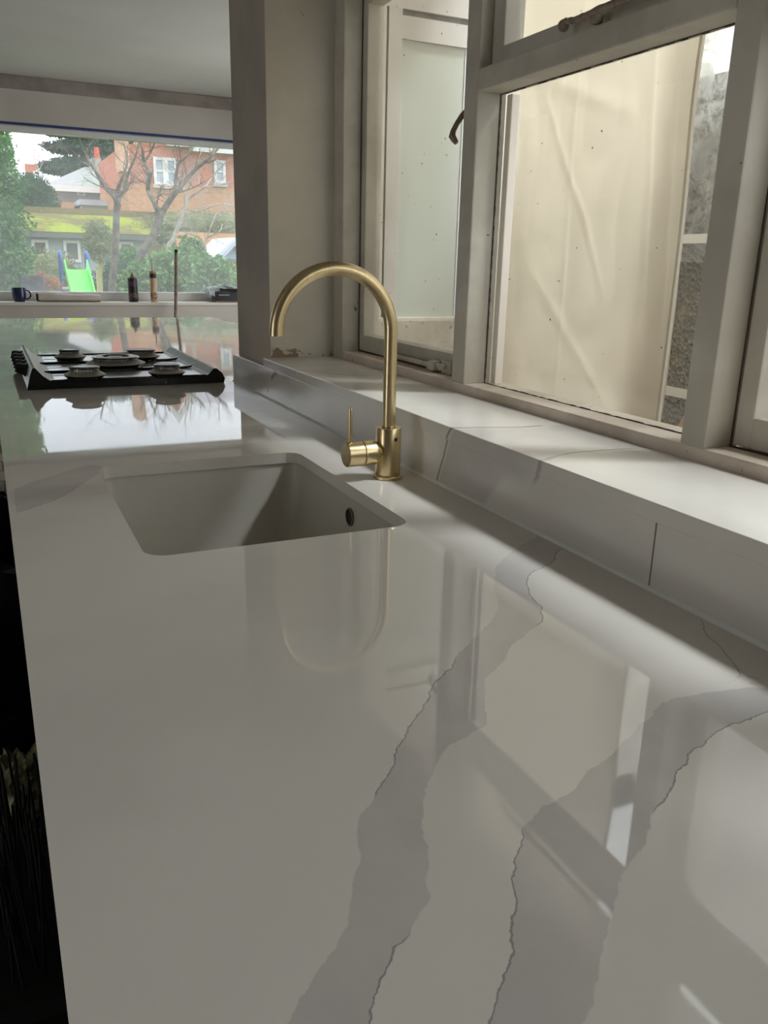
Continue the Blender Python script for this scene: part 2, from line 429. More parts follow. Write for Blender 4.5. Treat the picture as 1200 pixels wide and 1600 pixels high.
# casement stay on the left sash bottom rail
def knobby(bm, pts, r0, seed=1):
    rn = random.Random(seed); P = []; Rr = []
    for i in range(len(pts)-1):
        a, b = Vector(pts[i]), Vector(pts[i+1])
        for k in range(6):
            P.append(a.lerp(b, k/6)); Rr.append(r0*(1+rn.uniform(-.22, .25)))
    P.append(Vector(pts[-1])); Rr.append(r0*.8); tube(bm, P, Rr, 10)
bm = bmesh.new()
zz = Z(.134)
knobby(bm, [(.862, 1.80, zz-.006), (.858, 1.785, zz+.008), (.852, 1.765, zz+.006), (.850, 1.72, zz-.001), (.850, 1.60, zz-.002), (.852, 1.545, zz-.001)], .0045, 4)
knobby(bm, [(.866, 1.60, zz-.012), (.862, 1.53, zz-.010)], .0035, 5)
box(bm, .845, .866, 1.535, 1.560, zz-.012, zz+.008, .003)
box(bm, .853, .868, 1.505, 1.538, zz-.008, zz+.004, .003)
box(bm, .862, .869, 1.49, 1.53, zz-.016, zz+.012, .002)
link('casement_stay', bm, m_frame, s1, smooth=True)
# cockspur handle on the left sash, seen past the mullion
bm = bmesh.new()
hp = [(735, 168), (722, 181), (714, 193), (708, 205), (706.5, 213), (710, 219), (713.5, 223.5)]
hx = [.866, .850, .842, .836, .833, .835, .838]
P = [on_x(q[0], q[1], x) for q, x in zip(hp, hx)]
tube(bm, P, [.006, .0055, .005, .0055, .0068, .006, .0045], 10)
box(bm, .858, .869, P[0].y-.012, P[0].y+.006, P[0].z-.03, P[0].z+.03, .003)
link('window_handle', bm, plain('dirty_metal_paint', (150, 134, 116), .5, var=(120, 104, 88), scale=60), s1, smooth=True)
# stay of the fanlight lying on the transom
bm = bmesh.new()
A = on_x(882, 37, .818); B = on_x(985, -6, .818)
knobby(bm, [(A.x, A.y+.006, A.z-.004), (A.x, A.y-.004, A.z+.002), (A.x, A.y-.03, A.z-.001), (A.x-.002, (A.y+B.y)/2, (A.z+B.z)/2-.001), (B.x, B.y, B.z-.001), (B.x, B.y-.12, B.z-.001)], .0046, 9)
bmesh.ops.create_uvsphere(bm, u_segments=12, v_segments=8, radius=.0085, matrix=Matrix.Translation(A+Vector((0, .002, -.002))))
box(bm, .816, .83, A.y-.075, A.y-.06, A.z-.014, A.z-.002, .002)
link('casement_stay', bm, plain('painted_iron', (150, 134, 116), .5, var=(118, 104, 90), scale=60), fs, smooth=True)

# ------------------------------------------------------------------ outside the old window
def crumple(name, o, u, v, nu, nv, amp, m, seed=0, freq=4, ragged=0.0, thick=.0012, parent=None, creases=()):
    o, u, v = Vector(o), Vector(u), Vector(v); n = u.cross(v).normalized(); bm = bmesh.new(); g = []
    for i in range(nu+1):
        row = []
        for j in range(nv+1):
            s, t = i/nu, j/nv
            p = o + u*s + v*t
            q = Vector((s*u.length*freq, t*v.length*freq*.45, seed))
            d = noise.noise(q)*amp + abs(noise.noise(q*2.3+Vector((5, 1, 2))))*amp*.5
            for (s0_, t0_, s1_, t1_, am, wi) in creases:
                ab = Vector((s1_-s0_, t1_-t0_)); ap = Vector((s-s0_, t-t0_)); q_ = max(0, min(1, ap.dot(ab)/ab.dot(ab)))
                d += .33*am*math.exp(-((ap-ab*q_).length/(wi*.6))**2)*math.sin(PI*(.15+.7*q_))
            e = 0
            if ragged: e = noise.noise(Vector((seed*3.1, t*5, 2)))*ragged*(1 if s > .5 else -1)*(abs(s-.5)*2)**6
            row.append(bm.verts.new(p + n*d + u.normalized()*e))
        g.append(row)
    for i in range(nu):
        for j in range(nv): bm.faces.new((g[i][j], g[i+1][j], g[i+1][j+1], g[i][j+1]))
    r = bmesh.ops.solidify(bm, geom=bm.faces[:], thickness=thick)
    return link(name, bm, m, parent, smooth=True)
m_tarp = sheet_mat('cream_polythene', (250, 242, 226), .62, (244, 236, 219), 2.2)
tp = crumple('dust_sheet', (1.25, 1.285, Z(-.5)), (0, .60, 0), (0, 0, 1.85), 110, 170, .014, m_tarp, 2, 5, .02, creases=((.95, .70, .30, .62, .012, .018), (.80, .66, .35, .42, .010, .014), (.25, .78, .12, .30, .010, .02), (.62, .80, .60, .30, .008, .02), (.30, .30, .85, .45, .009, .016), (.10, .70, .05, .35, .01, .012)))
tag(tp, 'cream plastic dust sheet hanging outside behind the large middle window pane', 'dust sheet')
bm = bmesh.new()
P = []
for k in range(30):
    t_ = k/29; P.append((1.246, 1.283 + noise.noise(Vector((6.2, t_*5, 2)))*.02*-1, Z(-.5) + 1.85*t_))
tube(bm, P, .005, 8); link('hem', bm, sheet_mat('hem_polythene', (226, 216, 196), .3), tp)
m_poly = sheet_mat('white_polythene', (232, 230, 224), .6, (205, 205, 202), 5)
ps = crumple('polythene_sheet', (1.50, .30, Z(-.4)), (0, .95, 0), (0, 0, 1.62), 40, 60, .02, m_poly, 8, 5, .02)
tag(ps, 'pale polythene sheet hanging outside behind the right hand casement', 'plastic sheet')
# neighbour's pebbledashed wall
def pebble():
    t = NT('pebbledash'); v = t.n('TexVoronoi', Scale=75); t.l(t.coord(), v.inputs['Vector'])
    c = t.mix(v.outputs['Color'], L((120, 118, 114)), L((176, 172, 166)))
    c = t.mix(t.step(t.noise(3, 5), .4, .65), c, L((150, 146, 140)))
    t.bsdf(c, .95, 0, .1, v.outputs['Distance'], .8, .01); return t.m
bm = bmesh.new(); box(bm, 1.9, 2.1, 1.2, WY1-.01, -.15, Z(.86)); box(bm, 1.9, 2.1, -3.5, 1.2, -.15, Z(.45))
tag(link('garden_wall', bm, pebble()), 'grey pebbledashed boundary wall outside, seen right of the cream dust sheet', 'wall')
cl = crumple('polythene_wrap', (1.80, 1.55, Z(.36)), (0, .47, .0), (0, 0, .95), 30, 60, .035, sheet_mat('clear_polythene', (236, 236, 232), .5, (214, 216, 214), 8, .85), 5, 9, .02)
tag(cl, 'crumpled clear polythene draped outside beside the hem of the cream sheet', 'plastic sheet')
for px, py, w_, lb in ((1078, 372, .02, 'white tape strip across the clear polythene halfway up, right of the cream sheet'), (1048, 610, .022, 'white tape strip low down outside, near the bottom right of the middle pane')):
    p = on_x(px, py, 1.76); bm = bmesh.new(); box(bm, 1.757, 1.76, p.y-.10, p.y+.10, p.z-w_/2-.004, p.z+w_/2)
    tag(link('packing_tape', bm, plain('white_tape', (232, 230, 224), .4)), lb, 'tape')
bm = bmesh.new(); bmesh.ops.create_icosphere(bm, subdivisions=4, radius=1)
pp = on_x(1075, 610, 1.80)
for v in bm.verts:
    n_ = noise.noise(v.co*1.7)
    v.co = Vector((v.co.x*.08, v.co.y*.11, v.co.z*.55))*(1+.2*n_) + Vector((1.80, pp.y-.07, .42))
    v.co.z = max(v.co.z, -.149)
tag(link('rubble_sack', bm, plain('peach_sack', (214, 176, 150), .8, var=(196, 156, 132), scale=12), smooth=True), 'tall pinkish sack standing outside beyond the bottom right corner of the middle pane', 'sack')
# white-framed frosted panel in the return wall outside the left casement
pn = thing('frosted_panel', 'pale green frosted panel in a white frame outside behind the left casement', 'panel', (1.07, WY1-.02, Z(.1)))
bm = bmesh.new()
yb = WY1
box(bm, .928, .950, yb-.022, yb-.0005, Z(.02), Z(1.1)); box(bm, .956, .992, yb-.022, yb-.0005, Z(.02), Z(1.1))
box(bm, .928, 1.30, yb-.0225, yb-.0005, Z(.930), Z(1.1)); box(bm, .992, 1.30, yb-.022, yb-.0005, Z(.865), Z(.916))
link('frame', bm, plain('exterior_white', (226, 221, 213), .5, var=(214, 208, 200), scale=4), pn)
bm = bmesh.new(); box(bm, .949, .957, yb-.012, yb-.0005, Z(.02), Z(.93)); box(bm, .957, 1.3, yb-.012, yb-.0005, Z(.914), Z(.932))
link('groove_strip', bm, plain('lead_strip', (150, 146, 138), .6, var=(128, 124, 116), scale=30), pn)
bm = bmesh.new(); box(bm, .990, 1.176, yb-.014, yb-.0005, Z(.20), Z(.866))
link('frosted_pane', bm, plain('frosted_green', (208, 209, 196), .35, var=(200, 203, 190), scale=2), pn)
bm = bmesh.new(); box(bm, 1.176, 1.30, yb-.016, yb-.0005, Z(.20), Z(.866)); link('sky_strip', bm, plain('sky_strip_white', (236, 238, 240), .5), pn)  # pale strip painted in place of sky showing past the pane
bm = bmesh.new(); box(bm, .93, 1.30, yb-.03, yb-.0005, Z(-.6), Z(.20), .01)
link('apron', bm, paint_mat('rough_apron', (212, 202, 188), (190, 178, 160), (150, 138, 120), .62, 1.6), pn)
# unseen board added above the old window to block steep sun
sbox('trim_sun_block', [(.95, 1.37, -2.5, WY1, Z(1.36), Z(1.39))], m_white)
sbox('ground_side_passage', [(.95, 6, -6, WY1, -.2, -.15)], plain('paving', (150, 146, 138), .9, var=(130, 126, 118), scale=5))

# ------------------------------------------------------------------ worktop
SX0, SX1, SY0, SY1, SR = .141, .495, .938, 1.412, .028
OUT = [(0, -.75), (.632, -.75), (.632, 2.348), (1.25, 2.348), (1.25, 5.03), (1.235, 5.05), (0, 5.05)]
B1 = [(0.632, 0.845), (0.618, 0.83), (0.559, 0.795), (0.513, 0.758), (0.476, 0.708), (0.449, 0.653), (0.405, 0.613), (0.369, 0.59), (0.341, 0.561), (0.312, 0.542), (0.296, 0.52), (0.265, 0.491), (0.239, 0.464), (0.227, 0.448), (0.211, 0.43), (0.188, 0.409), (0.178, 0.398), (0.167, 0.371), (0.152, 0.347), (0.142, 0.328), (0.128, 0.315), (0.112, 0.301), (0.1, 0.29), (0.088, 0.28), (0.068, 0.253), (.03, .20), (.08, .20), (0.103, 0.238), (0.123, 0.265), (0.133, 0.275), (0.145, 0.29), (0.153, 0.302), (0.162, 0.305), (0.175, 0.313), (0.185, 0.319), (0.191, 0.327), (0.205, 0.355), (0.211, 0.37), (0.213, 0.382), (0.224, 0.398), (0.241, 0.421), (0.258, 0.439), (0.275, 0.453), (0.297, 0.458), (0.317, 0.468), (0.337, 0.503), (0.356, 0.53), (0.391, 0.553), (0.411, 0.573), (0.441, 0.59), (0.472, 0.609), (0.489, 0.636), (0.499, 0.67), (0.516, 0.702), (0.543, 0.728), (0.581, 0.742), (0.613, 0.773), (.632, .785)]
B2 = [(0.541, 0.432), (0.483, 0.44), (0.463, 0.436), (0.427, 0.418), (0.407, 0.408), (0.378, 0.395), (0.349, 0.385), (0.328, 0.373), (0.312, 0.369), (0.295, 0.366), (0.274, 0.355), (0.261, 0.341), (0.252, 0.335), (0.242, 0.319), (0.234, 0.303), (0.219, 0.286), (0.209, 0.272), (0.199, 0.264), (0.191, 0.256), (0.182, 0.248), (0.178, 0.244), (0.154, 0.221), (0.185, 0.206), (0.217, 0.226), (0.223, 0.23), (0.235, 0.238), (0.244, 0.244), (0.255, 0.257), (0.272, 0.269), (0.29, 0.284), (0.305, 0.297), (0.316, 0.303), (0.332, 0.31), (0.357, 0.33), (0.376, 0.339), (0.393, 0.35), (0.414, 0.362), (0.439, 0.376), (0.455, 0.38), (0.474, 0.388), (0.504, 0.39), (0.535, 0.392), (0.577, 0.389), (0.632, 0.385), (.632, .418), (0.567, 0.422)]
B3 = [(-.04, 1.16), (-0.005, 1.178), (0.021, 1.193), (0.052, 1.222), (0.081, 1.258), (0.109, 1.314), (0.152, 1.386), (0.145, 1.451), (0.088, 1.396), (0.038, 1.354), (-0.002, 1.297), (-.04, 1.26)]
CR = [[(0.613, 0.773), (0.581, 0.742), (0.543, 0.728), (0.516, 0.702), (0.499, 0.67), (0.489, 0.636), (0.472, 0.609)],
      [(0.341, 0.561), (0.323, 0.55), (0.296, 0.52), (0.265, 0.491), (0.239, 0.464), (0.227, 0.448), (0.211, 0.43)],
      [(0.153, 0.302), (0.145, 0.29), (0.133, 0.275), (0.123, 0.265), (0.103, 0.238)],
      [(0.632, 0.386), (0.577, 0.389), (0.535, 0.392), (0.504, 0.39), (0.474, 0.388), (0.455, 0.38), (0.439, 0.376), (0.414, 0.362), (0.393, 0.35), (0.376, 0.339)],
      [(0.261, 0.341), (0.252, 0.335), (0.242, 0.319), (0.234, 0.303), (0.219, 0.286), (0.209, 0.272), (0.199, 0.264), (0.191, 0.256), (0.182, 0.248), (0.178, 0.244), (0.154, 0.221)],
      [(-0.005, 1.178), (0.021, 1.193), (0.052, 1.222), (0.081, 1.258), (0.109, 1.314)]]
FL = [[(0.629, 0.556), (0.601, 0.519), (0.592, 0.493), (0.579, 0.467), (0.56, 0.443), (0.565, 0.417)],
      [(0.392, 1.641), (0.479, 1.661), (0.593, 1.724), (.63, 1.75)], [(0.556, 0.443), (0.573, 0.44), (0.582, 0.431)]]
def seg_d(P, a, b):
    a = np.array(a); b = np.array(b); ab = b-a
    t = np.clip(((P-a)@ab)/(ab@ab), 0, 1); q = a + t[:, None]*ab
    d = np.linalg.norm(P-q, axis=1); s = np.sign(ab[0]*(P[:, 1]-a[1]) - ab[1]*(P[:, 0]-a[0]))
    return d, s
def poly_sd(P, poly):
    n = len(poly); d = np.full(len(P), 9.); ins = np.zeros(len(P), bool)
    for i in range(n):
        a, b = poly[i], poly[(i+1) % n]; d = np.minimum(d, seg_d(P, a, b)[0])
        c = ((a[1] > P[:, 1]) != (b[1] > P[:, 1]))
        xx = (b[0]-a[0])*(P[:, 1]-a[1])/((b[1]-a[1]) or 1e-9) + a[0]
        ins ^= c & (P[:, 0] < xx)
    return np.where(ins, -d, d)
def line_field(P, lines):
    d = np.full(len(P), 9.); s = np.ones(len(P))
    for ln in lines:
        for a, b in zip(ln[:-1], ln[1:]):
            dd, ss = seg_d(P, a, b); m = dd < d; d[m] = dd[m]; s[m] = ss[m]
    return d, s
def slab(name, outline, holes, z0, z1, m, step, fields=None, denser=None, parent=None):
    vs = []; es = []
    for lp in [outline]+holes:
        b = len(vs); vs += [Vector(p) for p in lp]; es += [(b+i, b+(i+1) % len(lp)) for i in range(len(lp))]
    xs = [p[0] for p in outline]; ys = [p[1] for p in outline]
    def inside(x, y):
        c = False; n = len(outline)
        for i in range(n):
            a, b2 = outline[i], outline[(i+1) % n]
            if (a[1] > y) != (b2[1] > y) and x < (b2[0]-a[0])*(y-a[1])/(b2[1]-a[1]) + a[0]: c = not c
        return c
    y = min(ys)+step/2
    while y < max(ys):
        st = denser(y) if denser else step; x = min(xs)+st/2
        while x < max(xs):
            if inside(x, y): vs.append(Vector((x, y)))
            x += st
        y += st
    r = geometry.delaunay_2d_cdt(vs, es, [], 0, 1e-6)
    V, Fc = r[0], r[2]
    hl = holes
    def in_hole(c):
        for h in hl:
            x0_, x1_ = min(p[0] for p in h), max(p[0] for p in h); y0_, y1_ = min(p[1] for p in h), max(p[1] for p in h)
            if x0_ < c.x < x1_ and y0_ < c.y < y1_:
                k = False; n = len(h)
                for i in range(n):
                    a, b2 = h[i], h[(i+1) % n]
                    if (a[1] > c.y) != (b2[1] > c.y) and c.x < (b2[0]-a[0])*(c.y-a[1])/(b2[1]-a[1]) + a[0]: k = not k
                if k: return True
        return False
    bm = bmesh.new(); tv = [bm.verts.new((v.x, v.y, z1)) for v in V]
    for f in Fc:
        c = sum((V[i] for i in f), Vector((0, 0)))/len(f)
        if not inside(c.x, c.y) or in_hole(c): continue
        try: bm.faces.new([tv[i] for i in f])
        except ValueError: pass
    for v in [v for v in bm.verts if not v.link_faces]: bm.verts.remove(v)
    be = [e for e in bm.edges if len(e.link_faces) == 1]
    # chamfered arris: outer rim drops 1 mm
    ch = .0012
    r1 = bmesh.ops.extrude_edge_only(bm, edges=be)
    nv = [g for g in r1['geom'] if isinstance(g, bmesh.types.BMVert)]
    for v in nv: v.co.z = z1-ch
    be2 = [g for g in r1['geom'] if isinstance(g, bmesh.types.BMEdge) and all(abs(w.co.z-(z1-ch)) < 1e-7 for w in g.verts)]
    r2 = bmesh.ops.extrude_edge_only(bm, edges=be2)
    for g in r2['geom']:
        if isinstance(g, bmesh.types.BMVert): g.co.z = z0
    o = link(name, bm, m, parent)
    me = o.data
    if fields:
        co = np.empty(len(me.vertices)*3); me.vertices.foreach_get('co', co); P = co.reshape(-1, 3)[:, :2]
        for k, fn in fields.items():
            at_ = me.attributes.new(k, 'FLOAT', 'POINT'); at_.data.foreach_set('value', np.asarray(fn(P), dtype=np.float32))
    return o
def f_band(P): return np.minimum(np.minimum(poly_sd(P, B1), poly_sd(P, B2)), poly_sd(P, B3))
def f_crack(P):
    d, _ = line_field(P, CR); return np.clip(1-(d-.010)/.010, 0, 1)
def f_line(P):
    d, s = line_field(P, FL); return d*s
def f_lmask(P):
    d, _ = line_field(P, FL)
    e = np.minimum.reduce([np.linalg.norm(P-np.array(l[k]), axis=1) for l in FL for k in (0, -1)])
    return np.clip(1-(d-.015)/.01, 0, 1)*np.clip(e/.02, 0, 1)*.75
def f_far(P): return np.clip((P[:, 1]-1.5)/.5, 0, 1)
TH = .020
wt_ = slab('worktop', OUT, [rrect(SX0, SX1, SY0, SY1, SR)], TOP-TH, TOP, m_stone, .009,
           dict(band=f_band, crack=f_crack, line=f_line, line_mask=f_lmask, far=f_far),
           denser=lambda y: .008 if y < .95 else (.02 if y < 1.8 else .08))
tag(wt_, 'long white marble-effect quartz worktop with grey veins and a sink cut-out', 'worktop')
# underside board closing the slab
bm = bmesh.new()
for a in ((0.002, SX0-.045, -.748, 5.04), (SX1+.045, .63, -.748, 2.346), (SX0-.045, SX1+.045, -.748, SY0-.045), (SX0-.045, SX1+.045, SY1+.045, 5.04), (SX1+.045, 1.24, 2.35, 5.04)):
    box(bm, a[0], a[1], a[2], a[3], TOP-TH-.004, TOP-TH+.0002)
link('slab_underside', bm, m_stone2, wt_)

# upstands and sill slab
def boxthing(name, b, m, label, cat, group=None, bev=.0012):
    bm = bmesh.new(); box(bm, *b, bev); return tag(link(name, bm, m), label, cat, group)
yj = .634
u1 = boxthing('upstand', (.632, .650, yj+.0008, 2.348, TOP+.0005, Z(.0775)), m_stone2, 'low veined quartz upstand running behind the brass tap to the wall end', 'upstand')
u2 = boxthing('upstand', (.632, .650, -.75, yj-.0008, TOP+.0005, Z(.0775)), m_stone2, 'quartz upstand at the right edge, nearer than the vertical joint', 'upstand')
for u, a, b in ((u1, yj, 2.348), (u2, -.75, yj)):
    bm = bmesh.new(); prism(bm, [(.6275, TOP+.0002), (.6325, TOP+.0002), (.6325, TOP+.0040)], 'y', a, b); link('sealant_bead', bm, m_seal, u)
bm = bmesh.new(); box(bm, .6324, .6330, yj-.0006, yj+.0005, TOP+.001, Z(.077)); link('joint_filler', bm, plain('brown_joint', (120, 102, 90), .8), u1)
bm = bmesh.new(); box(bm, .629, .830, WY0, 2.0435, Z(.0778), Z(.0995), .0015)
tag(link('window_sill', bm, m_stone2), 'white quartz window sill slab projecting over the upstand under the old window', 'window sill')

# ------------------------------------------------------------------ sink
sk = thing('sink', 'undermounted off-white composite sink bowl with round overflow hole', 'sink', ((SX0+SX1)/2, (SY0+SY1)/2, TOP-.22))
bm = bmesh.new()
def loop(inset, z, r):
    return [bm.verts.new((x, y, z)) for x, y in rrect(SX0-.004+inset, SX1+.004-inset, SY0-.004+inset, SY1+.004-inset, r, 8)]
zt = TOP-TH-.0006
loops = [loop(-.022, zt-.012, .045), loop(-.022, zt, .045), loop(0, zt, .030), loop(.001, zt-.004, .030), loop(.010, zt-.155, .034), loop(.016, zt-.172, .038), loop(.030, zt-.183, .045), loop(.10, zt-.188, .05)]
for a, b in zip(loops[:-1], loops[1:]):
    n = len(a)
    for i in range(n): bm.faces.new((a[i], a[(i+1) % n], b[(i+1) % n], b[i]))
bm.faces.new(loops[-1])
# outer shell
ol = [loop(-.022, zt-.012, .045), loop(-.010, zt-.014, .045), loop(.0, zt-.2, .04)]
for a, b in zip(ol[:-1], ol[1:]):
    n = len(a)
    for i in range(n): bm.faces.new((a[i], a[(i+1) % n], b[(i+1) % n], b[i]))
bm.faces.new(ol[-1])
link('bowl', bm, m_composite, sk, smooth=True)
ov = on_x(546, 808, .4985-.004)
bm = bmesh.new()
lathe(bm, [(.0150, 0), (.0150, -.0022), (.0128, -.0032), (.0118, -.0015), (.0118, .0)], (ov.x+.0015, ov.y, ov.z), 'x', 32, closed=True)
ring = link('overflow_ring', bm, plain('overflow_chrome', (120, 118, 110), .3, 1), sk, smooth=True)
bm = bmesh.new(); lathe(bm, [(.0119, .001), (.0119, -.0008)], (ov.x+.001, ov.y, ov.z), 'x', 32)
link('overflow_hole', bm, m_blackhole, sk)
bm = bmesh.new(); cx, cy = (SX0+SX1)/2, (SY0+SY1)/2
lathe(bm, [(.045, zt-.1878), (.045, zt-.185), (.040, zt-.184), (.028, zt-.190), (.0, zt-.190)], (cx, cy, 0), 'z', 40)
link('waste', bm, m_chrome, sk, smooth=True)

# ------------------------------------------------------------------ brass tap
TX, TY = .572, 1.18
tpn = thing('mixer_tap', 'brushed brass mixer tap with tall swan neck spout and side lever', 'tap', (TX, TY, TOP))
bm = bmesh.new()
lathe(bm, [(.0232, 0), (.0242, .001), (.0242, .0048), (.0232, .0056), (.0206, .0056)], (TX, TY, TOP), seg=56)
link('base_ring', bm, m_brass, tpn, smooth=True)
bm = bmesh.new(); lathe(bm, [(.0200, .0050), (.0202, .006), (.0205, .0075), (.0205, .0835), (.0199, .0845), (.0108, .0845), (.0108, .080)], (TX, TY, TOP), seg=56)
link('body', bm, m_brass, tpn, smooth=True)
bm = bmesh.new(); lathe(bm, [(.0114, .0842), (.0114, .0850), (.0106, .0850)], (TX, TY, TOP), seg=40); link('swivel_gasket', bm, m_gap, tpn)
Rr = .094; zc = TOP+.236; P = [(TX, TY, TOP+.084), (TX, TY, TOP+.12), (TX, TY, TOP+.18), (TX, TY, zc-.01)]
P += [(TX-Rr+Rr*math.cos(a), TY, zc+Rr*math.sin(a)) for a in (PI*k/40 for k in range(0, 41))]
P.append((TX-2*Rr, TY, zc-.003))
bm = bmesh.new(); tube(bm, P, .0104, 32, cap=False)
rr = [v for v in bm.verts]
link('spout', bm, m_brass, tpn, smooth=True)
bm = bmesh.new(); lathe(bm, [(.0104, 0), (.0104, -.001), (.0085, -.001), (.0082, .004), (.0, .004)], (TX-2*Rr, TY, zc-.002), seg=32); link('aerator', bm, m_brass, tpn, smooth=True)
zb = TOP+.0445
bm = bmesh.new(); lathe(bm, [(.0125, -.014), (.0200, -.026), (.0202, -.0275), (.0202, -.0455), (.0190, -.0465)], (TX, TY, zb), 'x', 48); link('neck', bm, m_brass, tpn, smooth=True)
bm = bmesh.new(); lathe(bm, [(.0188, -.0455), (.0188, -.0482)], (TX, TY, zb), 'x', 48); link('groove_ring', bm, m_gap, tpn)
bm = bmesh.new(); lathe(bm, [(.0188, -.0472), (.0202, -.0482), (.0202, -.0745), (.0192, -.0757), (0, -.0757)], (TX, TY, zb), 'x', 48)
hd = link('lever_hub', bm, m_brass, tpn, smooth=True)
bm = bmesh.new(); xr = TX-.0675
tube(bm, [(xr, TY, zb+.017), (xr, TY, zb+.072), (xr, TY, zb+.0745), (xr, TY, zb+.0755)], [.0037, .0037, .0033, .0015], 16); link('lever_rod', bm, m_brass, hd, smooth=True)
bm = bmesh.new()
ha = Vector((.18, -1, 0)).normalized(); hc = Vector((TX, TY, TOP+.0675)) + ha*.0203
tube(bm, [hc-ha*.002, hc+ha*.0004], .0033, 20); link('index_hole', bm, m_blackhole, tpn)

# ------------------------------------------------------------------ gas hob
HX0, HX1, HY0, HY1 = .078, .588, 2.325, 2.955
m_steel = plain('hob_steel', (196, 198, 198), .26, 1)
m_steel2 = plain('brushed_hob_steel', (150, 150, 146), .38, 1, var=(136, 136, 132), scale=30)
m_enamel = plain('hob_black_enamel', (12, 13, 15), .16)
m_alu = plain('burner_aluminium', (196, 192, 180), .5, .7, var=(176, 170, 158), scale=40)
m_cap = plain('burner_cap_enamel', (30, 33, 42), .22)
hb = thing('gas_hob', 'black and steel gas hob with five burners and no pan supports', 'hob', (.33, 2.64, TOP))
HT = TOP+.021
bm = bmesh.new(); box(bm, HX0+.02, HX1-.02, HY0, HY1, TOP+.0003, HT-.001, .0015)
prism(bm, [(HX0+.06, HT-.003), (HX1-.04, HT-.003), (HX1-.04, HT+.004), (HX0+.06, HT+.004)], 'y', HY0, HY0+.010)
prism(bm, [(HX0+.06, HT-.003), (HX1-.04, HT-.003), (HX1-.04, HT+.004), (HX0+.06, HT+.004)], 'y', HY1-.010, HY1)
link('base_tray', bm, m_enamel, hb)
yb1 = on_z(80, 580, HT+.004).y; yb2 = on_z(80, 566.5, HT+.004).y
pans = [(HY0+.010, yb1-.005), (yb1+.005, yb2-.005), (yb2+.005, HY1-.010)]
for a, b in pans:
    bm = bmesh.new(); box(bm, HX0+.055, HX1-.04, a, b, HT-.0012, HT, .0004)
    link('spill_tray', bm, m_steel, hb)
for yb_ in (yb1, yb2):
    bm = bmesh.new(); box(bm, HX0+.055, HX1-.07, yb_-.005, yb_+.005, HT-.001, HT+.006, .001)
    prism(bm, [(HX1-.075, HT), (HX1-.045, HT+.002), (HX1-.036, HT+.014), (HX1-.045, HT+.0085), (HX1-.075, HT+.006)], 'y', yb_-.004, yb_+.004)
    link('divider_bar', bm, m_enamel, hb)
# raised control cheek (left) and end cheek (right), black end caps
cl_prof = [(HX0, TOP+.0003), (HX0+.008, TOP+.036), (HX0+.016, TOP+.056), (HX0+.022, TOP+.057), (HX0+.040, TOP+.035), (HX0+.055, TOP+.024), (HX0+.070, TOP+.021), (HX0+.070, TOP+.0003)]
bm = bmesh.new(); prism(bm, cl_prof, 'y', HY0+.006, HY1-.004); ctl = link('control_panel', bm, m_steel2, hb)
bm = bmesh.new(); prism(bm, [(x+(.0 if i else -.002), z) for i, (x, z) in enumerate(cl_prof)], 'y', HY0-.001, HY0+.006); link('end_cap', bm, m_enamel, hb)
cr_prof = [(HX1-.045, TOP+.0003), (HX1-.045, TOP+.021), (HX1-.032, TOP+.026), (HX1-.018, TOP+.041), (HX1-.010, TOP+.041), (HX1+.006, TOP+.027), (HX1+.013, TOP+.012), (HX1+.010, TOP+.0003)]
bm = bmesh.new(); prism(bm, cr_prof, 'y', HY0+.006, HY1-.004); link('end_cheek', bm, m_steel2, hb)
bm = bmesh.new(); prism(bm, cr_prof, 'y', HY0-.001, HY0+.006); link('end_cap', bm, m_enamel, hb)
# knobs on the sloping outer face
kd = Vector((-.97, 0, .25)).normalized()
for k in range(5):
    y = 2.50 + k*.085; c = Vector((HX0+.007, y, TOP+.032))
    bm = bmesh.new(); tube(bm, [c-kd*.003, c+kd*.004, c+kd*.0045, c+kd*.022, c+kd*.0235], [.019, .019, .0165, .0150, .0135], 28)
    u = kd.cross(Vector((0, 1, 0))).normalized()
    obox(bm, c+kd*.0235, kd*.004, Vector((0, .0022, 0)), u*.012)
    kn = link('control_knob', bm, m_black, ctl, smooth=True)
